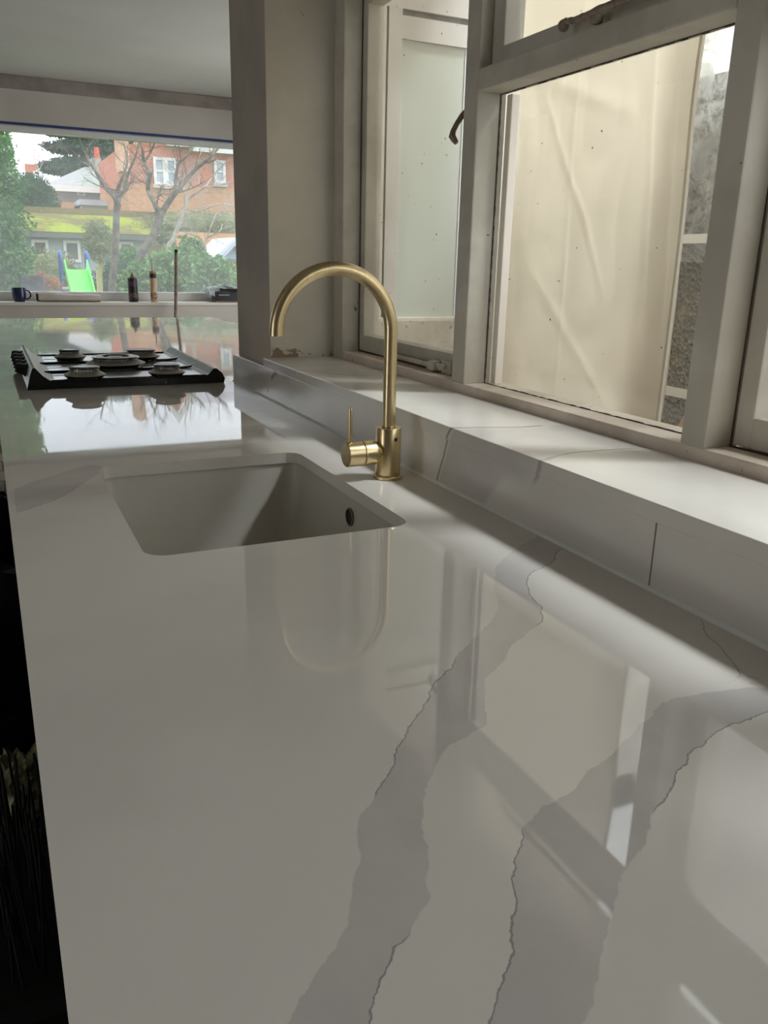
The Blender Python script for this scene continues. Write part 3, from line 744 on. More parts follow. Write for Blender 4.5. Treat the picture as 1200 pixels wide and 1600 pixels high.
# small slots in the trays
for px, py in ((78, 561.5), (84, 572), (86, 575), (90, 587)):
    p = on_z(px, py, HT); bm = bmesh.new(); box(bm, p.x-.018, p.x+.018, p.y-.004, p.y+.004, HT-.0005, HT+.0006); link('tray_slot', bm, m_gap, hb)
def burner(name_, p, rs, rc, wok=False):
    b = None
    bm = bmesh.new(); lathe(bm, [(rs*.82, HT), (rs*.86, HT+0.0050), (rs*.98, HT+0.0100), (rs, HT+0.0117), (rs*.7, HT+0.0117)], (p.x, p.y, 0), seg=44)
    b = link('burner', bm, m_enamel, hb, smooth=True)
    bm = bmesh.new()
    lathe(bm, [(rs*.98, HT+0.0119), (rs*1.0, HT+0.0130), (rc*.93, HT+0.0217), (rc*.86, HT+0.0235), (rc*.86, HT+0.0285), (rc*.3, HT+0.0285)], (p.x, p.y, 0), seg=44)
    link('burner_skirt', bm, m_alu, b, smooth=True)
    bm = bmesh.new()
    n = 26 if not wok else 40
    for k in range(n):
        a = 2*PI*k/n; ca, sa = math.cos(a), math.sin(a)
        obox(bm, (p.x+ca*rc*.87, p.y+sa*rc*.87, HT+0.0259), Vector((ca, sa, 0))*.0025, Vector((-sa, ca, 0))*(rc*.87*PI/n*.55), Vector((0, 0, .0035)))
    link('flame_crown', bm, m_alu, b)
    bm = bmesh.new(); ztp = HT+0.0289
    if wok:
        lathe(bm, [(rc*.97, ztp), (rc, ztp+0.0010), (rc*.98, ztp+0.0031), (rc*.90, ztp+0.0042), (rc*.62, ztp+0.0042), (rc*.56, ztp+0.0021), (rc*.55, ztp)], (p.x, p.y, 0), seg=52, closed=True)
        link('burner_cap', bm, m_cap, b, smooth=True)
        bm = bmesh.new(); lathe(bm, [(rc*.32, HT+0.0251), (rc*.32, ztp+0.0014), (rc*.26, ztp+0.0028), (0, ztp+0.0031)], (p.x, p.y, 0), seg=32)
        link('inner_cap', bm, m_cap, b, smooth=True)
    else:
        lathe(bm, [(rc*.95, ztp), (rc, ztp+0.0007), (rc, ztp+0.0028), (rc*.93, ztp+0.0045), (rc*.5, ztp+0.0056), (0, ztp+0.0057)], (p.x, p.y, 0), seg=44)
        link('burner_cap', bm, m_cap, b, smooth=True)
for px, py, rs, rc, wk in ((108.5, 546.5, .048, .032, 0), (131.5, 573, .054, .040, 0), (180, 556, .086, .070, 1), (220, 546, .058, .046, 0), (260, 569.5, .050, .036, 0)):
    burner('', on_z(px, py, HT+.033), rs, rc, wk)

# ------------------------------------------------------------------ base cabinets under the worktop
m_carc = plain('cabinet_board', (52, 50, 48), .6)
m_door = plain('cabinet_door_paint', (38, 42, 44), .45)
def cabinet(y0, y1, label, x1=.60, kind=0):
    c = thing('base_cabinet', label, 'cabinet', (.3, (y0+y1)/2, 0), 'base cabinets under the worktop')
    bm = bmesh.new(); zt_ = TOP-TH-.006
    box(bm, .045, x1, y0, y0+.018, .10, zt_); box(bm, .045, x1, y1-.018, y1, .10, zt_)
    box(bm, .045, x1, y0+.018, y1-.018, .10, .118); box(bm, x1-.01, x1, y0+.018, y1-.018, .118, zt_)
    link('carcass', bm, m_carc, c)
    bm = bmesh.new(); box(bm, .08, x1-.04, y0, y1, 0, .10); link('plinth', bm, m_carc, c)
    n = 2 if y1-y0 > .65 else 1; w = (y1-y0)/n
    for k in range(n):
        bm = bmesh.new(); box(bm, .024, .043, y0+k*w+.002, y0+(k+1)*w-.002, .11, zt_-.004, .002); d = link('door', bm, m_door, c)
        bm = bmesh.new(); yy = y0+k*w+(.05 if k else w-.05)
        tube(bm, [(.024, yy, .70), (.004, yy, .70), (.004, yy, .56), (.024, yy, .56)], .004, 10); link('handle', bm, m_black, d, smooth=True)
ys = [-.74, .06, .86, 1.50, 2.10, 3.05, 3.95, 5.0]
nm = ['nearest dark base cabinet, behind the photographer', 'dark base cabinet in front of the sink cabinet', 'dark sink cabinet under the bowl', 'narrow dark cabinet between sink and hob cabinets',
      'wide dark cabinet under the gas hob', 'dark cabinet just beyond the hob', 'farthest dark cabinet under the far worktop end']
for i in range(7): cabinet(ys[i], ys[i+1], nm[i], .60)

# ------------------------------------------------------------------ dark things on the floor by the worktop
def heap(name, loc, size, m, label, cat, seed, freq=2.0, amp=.35, sub=5):
    bm = bmesh.new(); bmesh.ops.create_icosphere(bm, subdivisions=sub, radius=1)
    for v in bm.verts:
        q = v.co*freq+Vector((seed, 0, 0))
        d = 1 + amp*(noise.noise(q)) + amp*.5*(abs(noise.noise(q*2.7))-.3) + amp*.2*abs(noise.noise(q*6.1))
        v.co = Vector((v.co.x*size[0], v.co.y*size[1], max(v.co.z*d, -.75)*size[2]))*1.0*Vector((1, 1, 1)).x
        v.co.x *= d; v.co.y *= d
    mz = min(v.co.z for v in bm.verts)
    mx = max(v.co.x for v in bm.verts)
    for v in bm.verts:
        v.co = v.co + Vector((loc[0]-mx+size[0]*.45, loc[1], loc[2]-mz)); v.co.x = min(v.co.x, loc[0]+.002*v.co.z)
    return tag(link(name, bm, m, smooth=True), label, cat)
m_shade_black = plain('shade_black_far', (6, 6, 7), .45)  # black heaps added to keep the void beside the worktop dark
heap('shade_heap_far', (.020, 2.75, 0.001), (.30, .36, .36), m_shade_black, 'black heap added to darken the floor left of the hob end of the worktop', 'sack', 1.3)
heap('shade_heap', (.020, 1.62, 0.001), (.32, .34, .42), plain('shade_black', (7, 7, 7), .95), 'black heap added to darken the floor left of the worktop below the sink', 'shade_heap', 4.1)
heap('work_cloth', (.018, .93, .57), (.05, .09, .05), plain('olive_cloth', (150, 146, 112), .95, var=(96, 90, 66), scale=25), 'crumpled olive cloth lying on the added black heap at bottom left', 'cloth', 7.7, 3.2, .7)
heap('shade_heap_near', (.020, .82, 0.001), (.34, .30, .36), plain('shade_black_near', (9, 10, 9), .8), 'black heap added to darken the floor at the bottom left', 'bag', 9.9)
# black broom-like bristles at the bottom left
bm = bmesh.new(); rn = random.Random(2)
for k in range(100):
    x = -.05 + rn.uniform(-.06, .06); y = .66 + rn.uniform(-.10, .10)
    tube(bm, [(x+rn.uniform(-.01, .01), y, .68), (x, y+rn.uniform(-.01, .01), .80)], [.0016, .0012], 5)
box(bm, -.12, .015, .54, .78, .60, .685, .01)
tag(link('brush_head', bm, plain('brush_bristle', (18, 20, 14), .9)), 'dark bristle broom head standing on the added black heap at bottom left', 'brush')

# ------------------------------------------------------------------ things on the far ledge
yl = YF-.09
def ledge(px): return at(px, 470, yl).x
# mug
mx = ledge(31); mg = thing('mug', 'dark navy mug with handle, leftmost on the far window ledge', 'mug', (mx, yl, zs))
m_navy = plain('navy_glaze', (34, 42, 78), .2)
bm = bmesh.new(); lathe(bm, [(.030, 0), (.038, .003), (.045, .02), (.0475, .05), (.0475, .098), (.0445, .098), (.0435, .02), (.030, .008)], (mx, yl, zs+.0003), seg=40); link('body', bm, m_navy, mg, smooth=True)
bm = bmesh.new(); tube(bm, [(mx+.045+.032*math.sin(a), yl, zs+.050-.031*math.cos(a)) for a in (PI*k/14 for k in range(15))], .0055, 10); link('handle', bm, m_navy, mg, smooth=True)
# rolled lining paper / parcel
xa, xb = ledge(60), ledge(157)
bm = bmesh.new(); n = 14
prof = []
rows = []
for i in range(25):
    t_ = i/24; x = xa+(xb-xa)*t_; h = .070*(1-.33*t_)+.004*math.sin(t_*9); w_ = .055
    rows.append([bm.verts.new((x, yl+w_*math.cos(a), zs+.002+h/2+h/2*(abs(math.sin(a))**.7)*math.copysign(1, math.sin(a)))) for a in (2*PI*k/20 for k in range(20))])
for a, b in zip(rows[:-1], rows[1:]):
    for k in range(20): bm.faces.new((a[k], a[(k+1) % 20], b[(k+1) % 20], b[k]))
bm.faces.new(rows[0][::-1]); bm.faces.new(rows[-1])
pr = tag(link('paper_roll', bm, plain('grey_paper', (206, 198, 188), .8, var=(188, 180, 170), scale=6), smooth=True), 'long flattened grey paper roll lying on the far ledge beside the mug', 'paper roll')
bm = bmesh.new(); box(bm, xa-.003, xa-.0005, yl-.046, yl+.046, zs+.006, zs+.060, .01); link('end_cap', bm, plain('roll_end', (58, 42, 38), .8), pr)
# dark bottle with nozzle
def tube_item(px, h, r, nozzle, mb, mn, name, label, cat, bands):
    x = ledge(px); t = thing(name, label, cat, (x, yl, zs))
    bm = bmesh.new(); lathe(bm, [(r*.96, 0.0004), (r, .003), (r, h-.004), (r*.9, h)], (x, yl, zs), seg=32); b = link('tube_body', bm, mb, t, smooth=True)
    bm = bmesh.new(); lathe(bm, [(q[0], h+q[1]) for q in nozzle], (x, yl, zs), seg=20); link('nozzle', bm, mn, t, smooth=True)
    for z0, z1, m_ in bands:
        bm = bmesh.new(); lathe(bm, [(r*1.012, z0), (r*1.012, z1)], (x, yl, zs), seg=32); link('printed_band', bm, m_, b, smooth=True)
m_cream = plain('cream_tube', (214, 184, 146), .4, var=(204, 170, 132), scale=20)
m_dk = plain('dark_tube', (44, 36, 40), .4, var=(30, 26, 30), scale=30)
tube_item(209, .178, .036, [(.022, 0), (.012, .02), (.006, .034), (.004, .04)], m_dk, plain('tan_nozzle', (128, 108, 70), .5), 'glue_bottle', 'dark brown glue bottle with a tan pointed nozzle on the far ledge', 'bottle',
          [(.118, .15, plain('label_purple', (72, 50, 72), .5)), (.03, .07, plain('label_specks', (104, 84, 64), .5, var=(40, 32, 30), scale=90))])
tube_item(241, .232, .026, [(.010, 0), (.007, .03), (.0045, .085)], m_cream, plain('clear_nozzle', (200, 200, 196), .4), 'sealant_cartridge', 'cream sealant cartridge with a thin nozzle and brown bands on the far ledge', 'cartridge',
          [(.178, .212, plain('label_brown', (60, 44, 40), .5)), (.214, .226, plain('label_pink', (168, 124, 112), .5)), (.02, .07, plain('label_print', (206, 176, 142), .5, var=(90, 60, 48), scale=70))])
# black and white bag of filler
xa = ledge(324); xb = xa+.62
bm = bmesh.new(); bmesh.ops.create_cube(bm, size=2); bmesh.ops.subdivide_edges(bm, edges=bm.edges[:], cuts=14, use_grid_fill=True)
for v in bm.verts:
    p = v.co.copy(); rr_ = max(abs(p.x), abs(p.y)); 
    zt_ = .048*(1-.75*rr_**6) if p.z > 0 else .0
    k = noise.noise(Vector((p.x*3, p.y*3, 4)))*.012 + abs(noise.noise(Vector((p.x*6, p.y*5, 7))))*.012
    z = zs+.013+.080*(p.z*.5+.5)*(1-.5*rr_**8)+(k*1.6+.02 if p.z > .5 else 0) + (.02*(abs(p.x)**8) if p.z > 0 else .02*(abs(p.x)**8))
    v.co = Vector(((xa+xb)/2+p.x*.31*(1-.06*(p.z < 0)), yl+p.y*.085, z))
for f in bm.faces:
    c = f.calc_center_median()
    f.normal_update()
    f.material_index = 1 if f.normal.z > .45 or c.x < xa+.022 else 0
bg = link('filler_bag', bm, m_black, smooth=True, mats=[plain('bag_black_film', (16, 17, 18), .3), plain('bag_white_film', (196, 204, 208), .35, var=(120, 128, 132), scale=18)])
tag(bg, 'black and white plastic bag of filler lying at the right end of the far ledge', 'bag')
bm = bmesh.new(); box(bm, xa+.05, xb, yl-.075, yl+.085, zs+.0003, zs+.013, .002); tag(link('wood_offcut', bm, plain('offcut_wood', (142, 120, 106), .8)), 'thin flat board under the black and white filler bag', 'board')
bm = bmesh.new()
yt = yl-.0855
for k in range(9):
    x = xa+.075+k*.0095; hh = .0085 if k % 3 else .010
    box(bm, x, x+.006, yt-.0012, yt+.001, zs+.052, zs+.052+hh)
link('bag_lettering', bm, plain('bag_print', (178, 180, 178), .5), bg)
# stick leaning on the ledge
a = at(274.5, 494, YF-.30); b = at(275, 391, YF-.215)
d_ = (a-b).normalized(); k_ = (b.z-.002)/(-d_.z)
bm = bmesh.new(); c0 = b + d_*k_
n = 24; tube(bm, [b.lerp(c0, i/n) for i in range(n+1)], [.0115+(.002*noise.noise(Vector((i, 0, 0)))) for i in range(n+1)], 12)
st = tag(link('wooden_pole', bm, plain('weathered_pole', (150, 130, 116), .8, var=(110, 90, 78), scale=30), smooth=True), 'thin weathered wooden pole leaning upright against the far window ledge', 'pole')
bm = bmesh.new(); tube(bm, [b+Vector((0, 0, .004)), b+d_*.018], .0135, 12); link('dark_tip', bm, m_black, st)

# ------------------------------------------------------------------ garden
GZ = -.15
bm = bmesh.new()
g0 = [bm.verts.new(p) for p in ((-60, YF+.25, GZ), (80, YF+.25, GZ), (80, 95, GZ+.3), (-60, 95, GZ+.3))]; bm.faces.new(g0)
structure(link('ground_garden', bm, leaf_mat('lawn', (98, 112, 70), (84, 96, 58), (124, 116, 88), 2)))
def leafcloud(bm, c, r, n, s, rn, shell=.55, flat=1.0, up=0, fn=None):
    c = Vector(c)
    for _ in range(n):
        d = Vector((rn.gauss(0, 1), rn.gauss(0, 1), rn.gauss(0, 1))).normalized()
        rad = shell + (1-shell)*rn.random()**.6
        lump = 1 + .22*noise.noise(d*2.3+c)
        p = c + Vector((d.x*r[0], d.y*r[1], d.z*r[2]))*rad*lump
        if fn and not fn(p): continue
        a = Vector((rn.gauss(0, 1), rn.gauss(0, 1), rn.gauss(0, 1)*flat + up)).normalized()
        b = a.orthogonal().normalized(); q = rn.random()*6.3; b = b*math.cos(q)+a.cross(b)*math.sin(q)
        L_ = s*rn.uniform(.6, 1.3); w_ = L_*.38
        v = [bm.verts.new(p-a*L_*.5), bm.verts.new(p+b*w_*.5), bm.verts.new(p+a*L_*.5), bm.verts.new(p-b*w_*.5)]
        bm.faces.new(v)
def bush(name, label, cat, clouds, m, seed, trunk=None, tm=None, group=None):
    """clouds: list of (centre, radii, n, leaf size)"""
    rn = random.Random(seed); c0 = clouds[0][0]
    t = thing(name, label, cat, (c0[0], c0[1], GZ), group)
    bm = bmesh.new()
    for c, r, n, s in clouds:
        leafcloud(bm, c, r, n, s, rn)
        if min(r) > .15:
            rs_ = bmesh.ops.create_icosphere(bm, subdivisions=3, radius=1)
            for v in rs_['verts']:
                d = v.co.copy(); v.co = Vector(c) + Vector((d.x*r[0], d.y*r[1], d.z*r[2]))*(.70+.25*noise.noise(d*3+Vector(c)))
    link('foliage', bm, m, t, smooth='leaf')
    bm = bmesh.new()
    if trunk:
        for pts, rad in trunk: tube(bm, pts, rad, 8)
    else: tube(bm, [(c0[0], c0[1], GZ), (c0[0], c0[1], c0[2])], [.05, .02], 8)
    link('stem', bm, tm or m_bark, t, smooth=True)
    return t
m_bark = plain('bark_grey', (122, 112, 104), .9, var=(88, 80, 74), scale=14, bump=.5, bscale=30)
m_bark2 = plain('bark_pale', (168, 160, 148), .9, var=(140, 132, 122), scale=14)
g_conifer = leaf_mat('conifer_green', (104, 150, 92), (66, 108, 66), (140, 180, 116), 3)
g_olive = leaf_mat('olive_green', (146, 152, 118), (118, 128, 92), (170, 172, 136), 4)
g_dark = leaf_mat('dark_green', (70, 98, 76), (52, 78, 62), (98, 124, 98), 3)
g_cedar = leaf_mat('cedar_green', (86, 110, 104), (66, 90, 86), (112, 132, 124), 1)
g_laurel = leaf_mat('laurel_green', (112, 150, 84), (72, 112, 62), (176, 196, 150), 3)
g_moss = NT('moss_roof'); _n = g_moss
g_moss.bsdf(g_moss.mix(g_moss.step(g_moss.noise(1.1, 6, .7), .42, .58), L((140, 150, 50)), L((112, 104, 66))), .95, 0, .1, g_moss.noise(14, 6), 1, .05); g_moss = g_moss.m

# tall conifer hedge at the far left
Yc = 9.6
cc = at(-30, 330, Yc)
clouds = []
rn0 = random.Random(11)
topz = at(0, 150, Yc).z
for i in range(9):
    z = GZ+.3+i*(topz-GZ)/8.0; xr = at(36+16*(1-i/9), 400, Yc).x
    clouds.append((Vector((xr-.62+rn0.uniform(-.04, .04), Yc, z)), (.66, .6, .46), 6500, .07))
bush('conifer', 'tall bright green conifer filling the left edge of the far window', 'tree', clouds, g_conifer, 5)
# garden slide
Ys = 10.2
sl = thing('garden_slide', 'lime green plastic slide with blue handrails outside the far window', 'slide', (at(115, 456, Ys).x, Ys, GZ))
m_lime = plain('lime_plastic', (110, 236, 92), .4); m_blue = plain('blue_metal', (46, 92, 168), .4)
tl, tr = at(121, 419, Ys), at(143, 419, Ys); tl.y = tr.y = Ys
tl_l = at(103, 421, Ys); tr_r = at(136, 421, Ys)
zt_ = tl_l.z; xl, xr_ = tl_l.x, tr_r.x; wd = xr_-xl
dx, dy = .02, -1.05; zb_ = GZ+.12
bm = bmesh.new()
n = 14; rowsA = []
for i in range(n+1):
    t_ = i/n; z = zt_ + (zb_-zt_)*(t_ if t_ < .85 else .85+(t_-.85)*.4); ox, oy = dx*t_*1.25, dy*t_*1.5
    A_ = [(xl-.015+ox, z+.11), (xl+ox, z+.11), (xl+.012+ox, z+.01), (xl+.04+ox, z), (xr_-.04+ox, z), (xr_-.012+ox, z+.01), (xr_+ox, z+.11), (xr_+.015+ox, z+.11), (xr_+.012+ox, z-.02), (xl-.012+ox, z-.02)]
    rowsA.append([bm.verts.new((q[0], Ys+oy, q[1])) for q in A_])
for a_, b_ in zip(rowsA[:-1], rowsA[1:]):
    m_ = len(a_)
    for k in range(m_): bm.faces.new((a_[k], a_[(k+1) % m_], b_[(k+1) % m_], b_[k]))
bm.faces.new(rowsA[0][::-1]); bm.faces.new(rowsA[-1])
link('chute', bm, m_lime, sl, smooth=True)
for xx in (xl-.04, xr_+.02):
    h_ = at(100, 393, Ys+.1).z
    bm = bmesh.new()
    pts = [(xx, Ys+.35, GZ), (xx, Ys+.22, h_-.10)] + [(xx, Ys+.13+.09*math.cos(a), h_-.09+.09*math.sin(a)) for a in (PI*k/8 for k in range(9))] + [(xx, Ys+.03, zt_)]
    pts += [(xx+.02, Ys-.02, zt_-.05)]
    tube(bm, pts, .018, 10); link('handrail', bm, m_blue, sl, smooth=True)
for k in range(4):
    bm = bmesh.new(); z = GZ+.2+k*.27; yy = Ys+.33-.10*k/4; box(bm, xl-.04, xr_+.02, yy-.04, yy+.02, z, z+.025, .004); link('step', bm, m_white, sl)
# dark tree stump and dried hydrangea heads
a = at(51, 430, 8.7)
bm = bmesh.new(); lathe(bm, [(.13, GZ), (.12, GZ+.3), (.105, a.z-.02), (.09, a.z)], (a.x, 8.7, 0), seg=20)
tag(link('tree_stump', bm, plain('stump_bark', (78, 74, 84), .9, var=(58, 54, 60), scale=14), smooth=True), 'short dark stump beside the conifer outside the far window', 'stump')
cl_ = []
rn = random.Random(4)
for px, py in ((64, 431), (70, 441), (84, 439), (78, 448), (90, 446), (66, 449), (60, 440)):
    p = at(px, py, 9.4); cl_.append((p, (.055, .055, .045), 160, .03))
bush('hydrangea', 'dried hydrangea with orange-brown heads left of the green slide', 'shrub', cl_, leaf_mat('dried_heads', (206, 150, 112), (176, 120, 90), (222, 178, 140), 8), 6)
# shed with mossy roof
Yh = 17.0
def A(px, py, Y=None): return at(px, py, Y or Yh)
shed = thing('garden_shed', 'low garden outbuilding with bright mossy roof and three windows', 'outbuilding', (A(130, 400).x, Yh, GZ))
m_shedwall = plain('shed_wall', (176, 186, 188), .8, var=(156, 166, 164), scale=1.2)
ez = A(130, 364).z; ex0, ex1 = A(26, 364).x, A(240, 364).x; wx0, wx1 = ex0+.15, A(236, 400).x-.05
rz = A(130, 336, Yh+1.3).z; rx1 = A(222, 336, Yh+1.3).x
bm = bmesh.new(); box(bm, wx0, wx1, Yh+.12, Yh+2.6, GZ, ez); link('wall', bm, m_shedwall, shed)
bm = bmesh.new()
v = [bm.verts.new(p) for p in ((ex0-.4, Yh-.12, ez), (ex1, Yh-.12, ez), (rx1, Yh+1.3, rz), (ex0-.4, Yh+1.3, rz), (ex0-.4, Yh+2.8, ez), (ex1, Yh+2.8, ez))]
bm.faces.new((v[0], v[1], v[2], v[3])); bm.faces.new((v[3], v[2], v[5], v[4])); bm.faces.new((v[1], v[5], v[2]))
bm.faces.new((v[0], v[4], v[5], v[1])); bm.faces.new((v[0], v[3], v[4])); link('roof', bm, g_moss, shed)
bm = bmesh.new(); box(bm, ex0-.4, ex1, Yh-.16, Yh-.10, ez-.10, ez-.01); link('gutter', bm, plain('gutter_dark', (96, 98, 92), .6), shed)
m_wdark = plain('dark_pane', (92, 96, 96), .15, var=(120, 116, 104), scale=5)
for px0, px1, py0, py1 in ((12, 36, 372, 408), (49, 78, 374, 404), (99, 128, 375, 410), (186, 211, 377, 410)):
    a, b = A(px0, py0), A(px1, py1)
    bm = bmesh.new(); rectframe(bm, a.x, b.x, Yh+.08, Yh+.13, b.z, a.z, .05)
    bm2 = bmesh.new()
    # frame built in x/z
    bm.free(); bm = bmesh.new()
    for q in ((a.x, a.x+.05, b.z, a.z), (b.x-.05, b.x, b.z, a.z), (a.x, b.x, a.z-.05, a.z), (a.x, b.x, b.z, b.z+.05)): box(bm, q[0], q[1], Yh+(.06 if q[3]-q[2] > q[1]-q[0] else .07), Yh+.119, q[2], q[3])
    fr = link('window', bm, m_white, shed); box(bm2, a.x+.04, b.x-.04, Yh+.09, Yh+.11, b.z+.04, a.z-.04); link('pane', bm2, m_wdark, fr)
# boundary wall behind the shed
bz = at(130, 326, 20.0).z
bm = bmesh.new(); box(bm, at(30, 330, 20).x, at(420, 330, 20).x, 20, 20.25, GZ, bz)
tag(link('boundary_wall', bm, leaf_mat('mossy_brick', (150, 132, 100), (126, 122, 84), (164, 140, 108), 2)), 'mossy brown brick garden wall running behind the outbuilding roof', 'wall')
# red brick house
Yb = 30.0
m_brick = brick_mat('red_brick', (204, 96, 72), (190, 118, 96), (214, 186, 168)); m_brick2 = brick_mat('brown_brick', (176, 118, 84), (188, 140, 106), (196, 176, 150))
bx0, bx1 = at(200, 300, Yb).x, at(470, 300, Yb).x; bzm = at(300, 291, Yb).z; bzt = at(340, 248, Yb).z+.25
hs = thing('brick_house', 'large red brick house with white sash windows and gable, right of the bare trees', 'house', ((bx0+bx1)/2, Yb, GZ))
bm = bmesh.new(); box(bm, bx0, bx1, Yb, Yb+7, bzm, bzt); link('upper_wall', bm, m_brick, hs)
bm = bmesh.new(); box(bm, bx0-.02, bx1, Yb-.06, Yb+7, GZ, bzm); link('lower_wall', bm, m_brick2, hs)
# gable with white bargeboards
gx0, gx1 = at(222, 240, Yb).x, at(290, 240, Yb).x; gxm = (gx0+gx1)/2; gzt = bzt+1.2
bm = bmesh.new(); prism(bm, [(gx0, bzt), (gx1, bzt), (gxm, gzt)], 'y', Yb-.02, Yb+3); link('gable', bm, m_brick, hs)
bm = bmesh.new()
for s_, e_ in (((gx0-.15, bzt-.1), (gxm, gzt+.05)), ((gx1+.15, bzt-.1), (gxm, gzt+.05))):
    prism(bm, [s_, e_, (e_[0], e_[1]+.3), (s_[0], s_[1]+.3)], 'y', Yb-.25, Yb-.1)
link('bargeboard', bm, m_white, hs)
m_slate = plain('slate_roof', (186, 184, 188), .8, var=(164, 162, 166), scale=2)
bm = bmesh.new(); prism(bm, [(Yb-.4, bzt), (Yb+7.4, bzt), (Yb+3.5, bzt+1.5)], 'x', gxm, bx1+.3); link('roof', bm, m_slate, hs)
bm = bmesh.new(); box(bm, gx1+.1, bx1+.3, Yb-.5, Yb-.35, bzt-.12, bzt+.08); link('gutter', bm, m_white, hs)
m_pane = plain('sky_pane', (150, 166, 186), .1, var=(180, 190, 200), scale=1)
for px0, px1, py0, py1, n in ((238, 277, 245, 290, 2), (333, 352, 250, 287, 1)):
    a, b = at(px0, py0, Yb), at(px1, py1, Yb)
    bm = bmesh.new(); t_ = .09
    for q in [(a.x, a.x+t_, b.z, a.z), (b.x-t_, b.x, b.z, a.z), (a.x, b.x, a.z-t_, a.z), (a.x, b.x, b.z, b.z+t_), (a.x, b.x, (a.z+b.z)/2-.03, (a.z+b.z)/2+.03)] + ([((a.x+b.x)/2-.09, (a.x+b.x)/2+.09, b.z, a.z)] if n == 2 else []):
        vert = (q[3]-q[2]) > (q[1]-q[0]); box(bm, q[0], q[1], Yb-(.12 if vert else .1), Yb-.02, q[2]+(.004 if vert else 0), q[3]-(.004 if vert else 0))
    fr = link('window', bm, m_white, hs)
    bm = bmesh.new(); box(bm, a.x+.05, b.x-.05, Yb-.05, Yb-.01, b.z+.05, a.z-.05); link('pane', bm, m_pane, fr)
    bm = bmesh.new(); box(bm, a.x-.05, b.x+.05, Yb-.15, Yb-.02, b.z-.12, b.z); link('sill', bm, plain('stone_sill', (190, 176, 164), .8), fr)
c0, c1 = at(183, 300, Yb+1), at(198, 300, Yb+1)
bm = bmesh.new(); box(bm, c0.x, c1.x, Yb-.1, Yb+.9, at(190, 272, Yb+1).z, at(190, 200, Yb+1).z+.8); link('chimney', bm, brick_mat('pale_brick', (206, 150, 122), (214, 170, 144), (224, 200, 180)), hs)
# grey-roofed house
Yg = 38.0
G = lambda px, py: at(px, py, Yg)
gh = thing('grey_house', 'grey slate roofed house with small window left of the brick house', 'house', (G(130, 310).x, Yg, GZ))
m_render = plain('grey_render', (176, 174, 178), .8, var=(164, 160, 164), scale=.6)
ez = G(130, 293).z
bm = bmesh.new(); box(bm, G(73, 300).x, G(215, 300).x, Yg, Yg+6, GZ, ez); link('wall', bm, m_render, gh)
bm = bmesh.new(); a, b, c, d = G(68, 292), G(222, 299), G(182, 268), G(134, 262)
rz_ = at(150, 262, Yg+3).z; v = [bm.verts.new(p) for p in ((a.x, Yg-.5, ez), (b.x, Yg-.5, ez), (b.x, Yg+6.5, ez), (a.x, Yg+6.5, ez), (at(132, 262, Yg+3).x, Yg+3, rz_), (at(196, 262, Yg+3).x, Yg+3, rz_))]
for q in ((0, 1, 5, 4), (1, 2, 5), (2, 3, 4, 5), (3, 0, 4), (0, 3, 2, 1)): bm.faces.new([v[i] for i in q])
link('roof', bm, plain('grey_slate', (158, 154, 158), .8, var=(142, 150, 140), scale=.8), gh)
bm = bmesh.new(); box(bm, a.x, b.x, Yg-.6, Yg-.45, ez-.22, ez); link('fascia', bm, m_white, gh)
p0, p1 = at(146, 300, Yg+2.5), at(161, 300, Yg+2.5); cz = at(150, 248, Yg+2.5).z
bm = bmesh.new(); box(bm, p0.x, p1.x, Yg+2.3, Yg+3.3, ez, cz); ch_ = link('chimney', bm, plain('chimney_render', (164, 160, 150), .9), gh)
bm = bmesh.new(); lathe(bm, [(.13, cz), (.10, cz+.5)], (p0.x+.3, Yg+2.8, 0), seg=12); link('chimney_pot', bm, plain('terracotta', (204, 96, 76), .8), ch_)
a, b = G(120, 300), G(133, 306)
bm = bmesh.new(); box(bm, a.x, b.x, Yg-.08, Yg-.01, b.z, a.z); wn_ = link('window', bm, m_white, gh)
bm = bmesh.new(); box(bm, a.x+.07, b.x-.07, Yg-.1, Yg-.05, b.z+.05, a.z-.05); link('pane', bm, m_wdark, wn_)
a, b = at(83, 315, Yg-2), at(118, 345, Yg-2)
bm = bmesh.new(); box(bm, a.x, b.x, Yg-2, Yg-.01, GZ, a.z); link('brick_extension', bm, m_brick2, gh)
a, b = at(124, 313, Yg-3), at(192, 340, Yg-3)
bm = bmesh.new(); v = [bm.verts.new(p) for p in ((a.x, Yg-3, b.z+.6), (b.x, Yg-3, b.z+.6), (b.x-.2, Yg-.05, a.z), (a.x, Yg-.05, a.z), (a.x, Yg-3, b.z+.4), (b.x, Yg-3, b.z+.4), (b.x-.2, Yg-.05, b.z+.4), (a.x, Yg-.05, b.z+.4))]
for q in ((0, 1, 2, 3), (7, 6, 5, 4), (0, 4, 5, 1), (1, 5, 6, 2), (2, 6, 7, 3), (3, 7, 4, 0)): bm.faces.new([v[i] for i in q])
link('lean_to_roof', bm, plain('pale_slate', (186, 188, 196), .7, var=(174, 176, 184), scale=1), gh)
bm = bmesh.new(); box(bm, a.x+.1, b.x-.3, Yg-2.8, Yg-.1, GZ, b.z+.5); link('lean_to_wall', bm, m_render, gh)
# distant chimney
a, b = at(41, 275, 48), at(52, 266, 48)
bm = bmesh.new(); box(bm, a.x, b.x, 48, 48.6, GZ, b.z)
for k in range(3): lathe(bm, [(.12, b.z), (.1, b.z+.3)], (a.x+.1+k*.16, 48.3, 0), seg=8)
tag(link('distant_chimney', bm, brick_mat('far_brick', (196, 128, 104), (186, 120, 98), (200, 160, 140))), 'small distant brick chimney above the rounded dark tree', 'chimney')
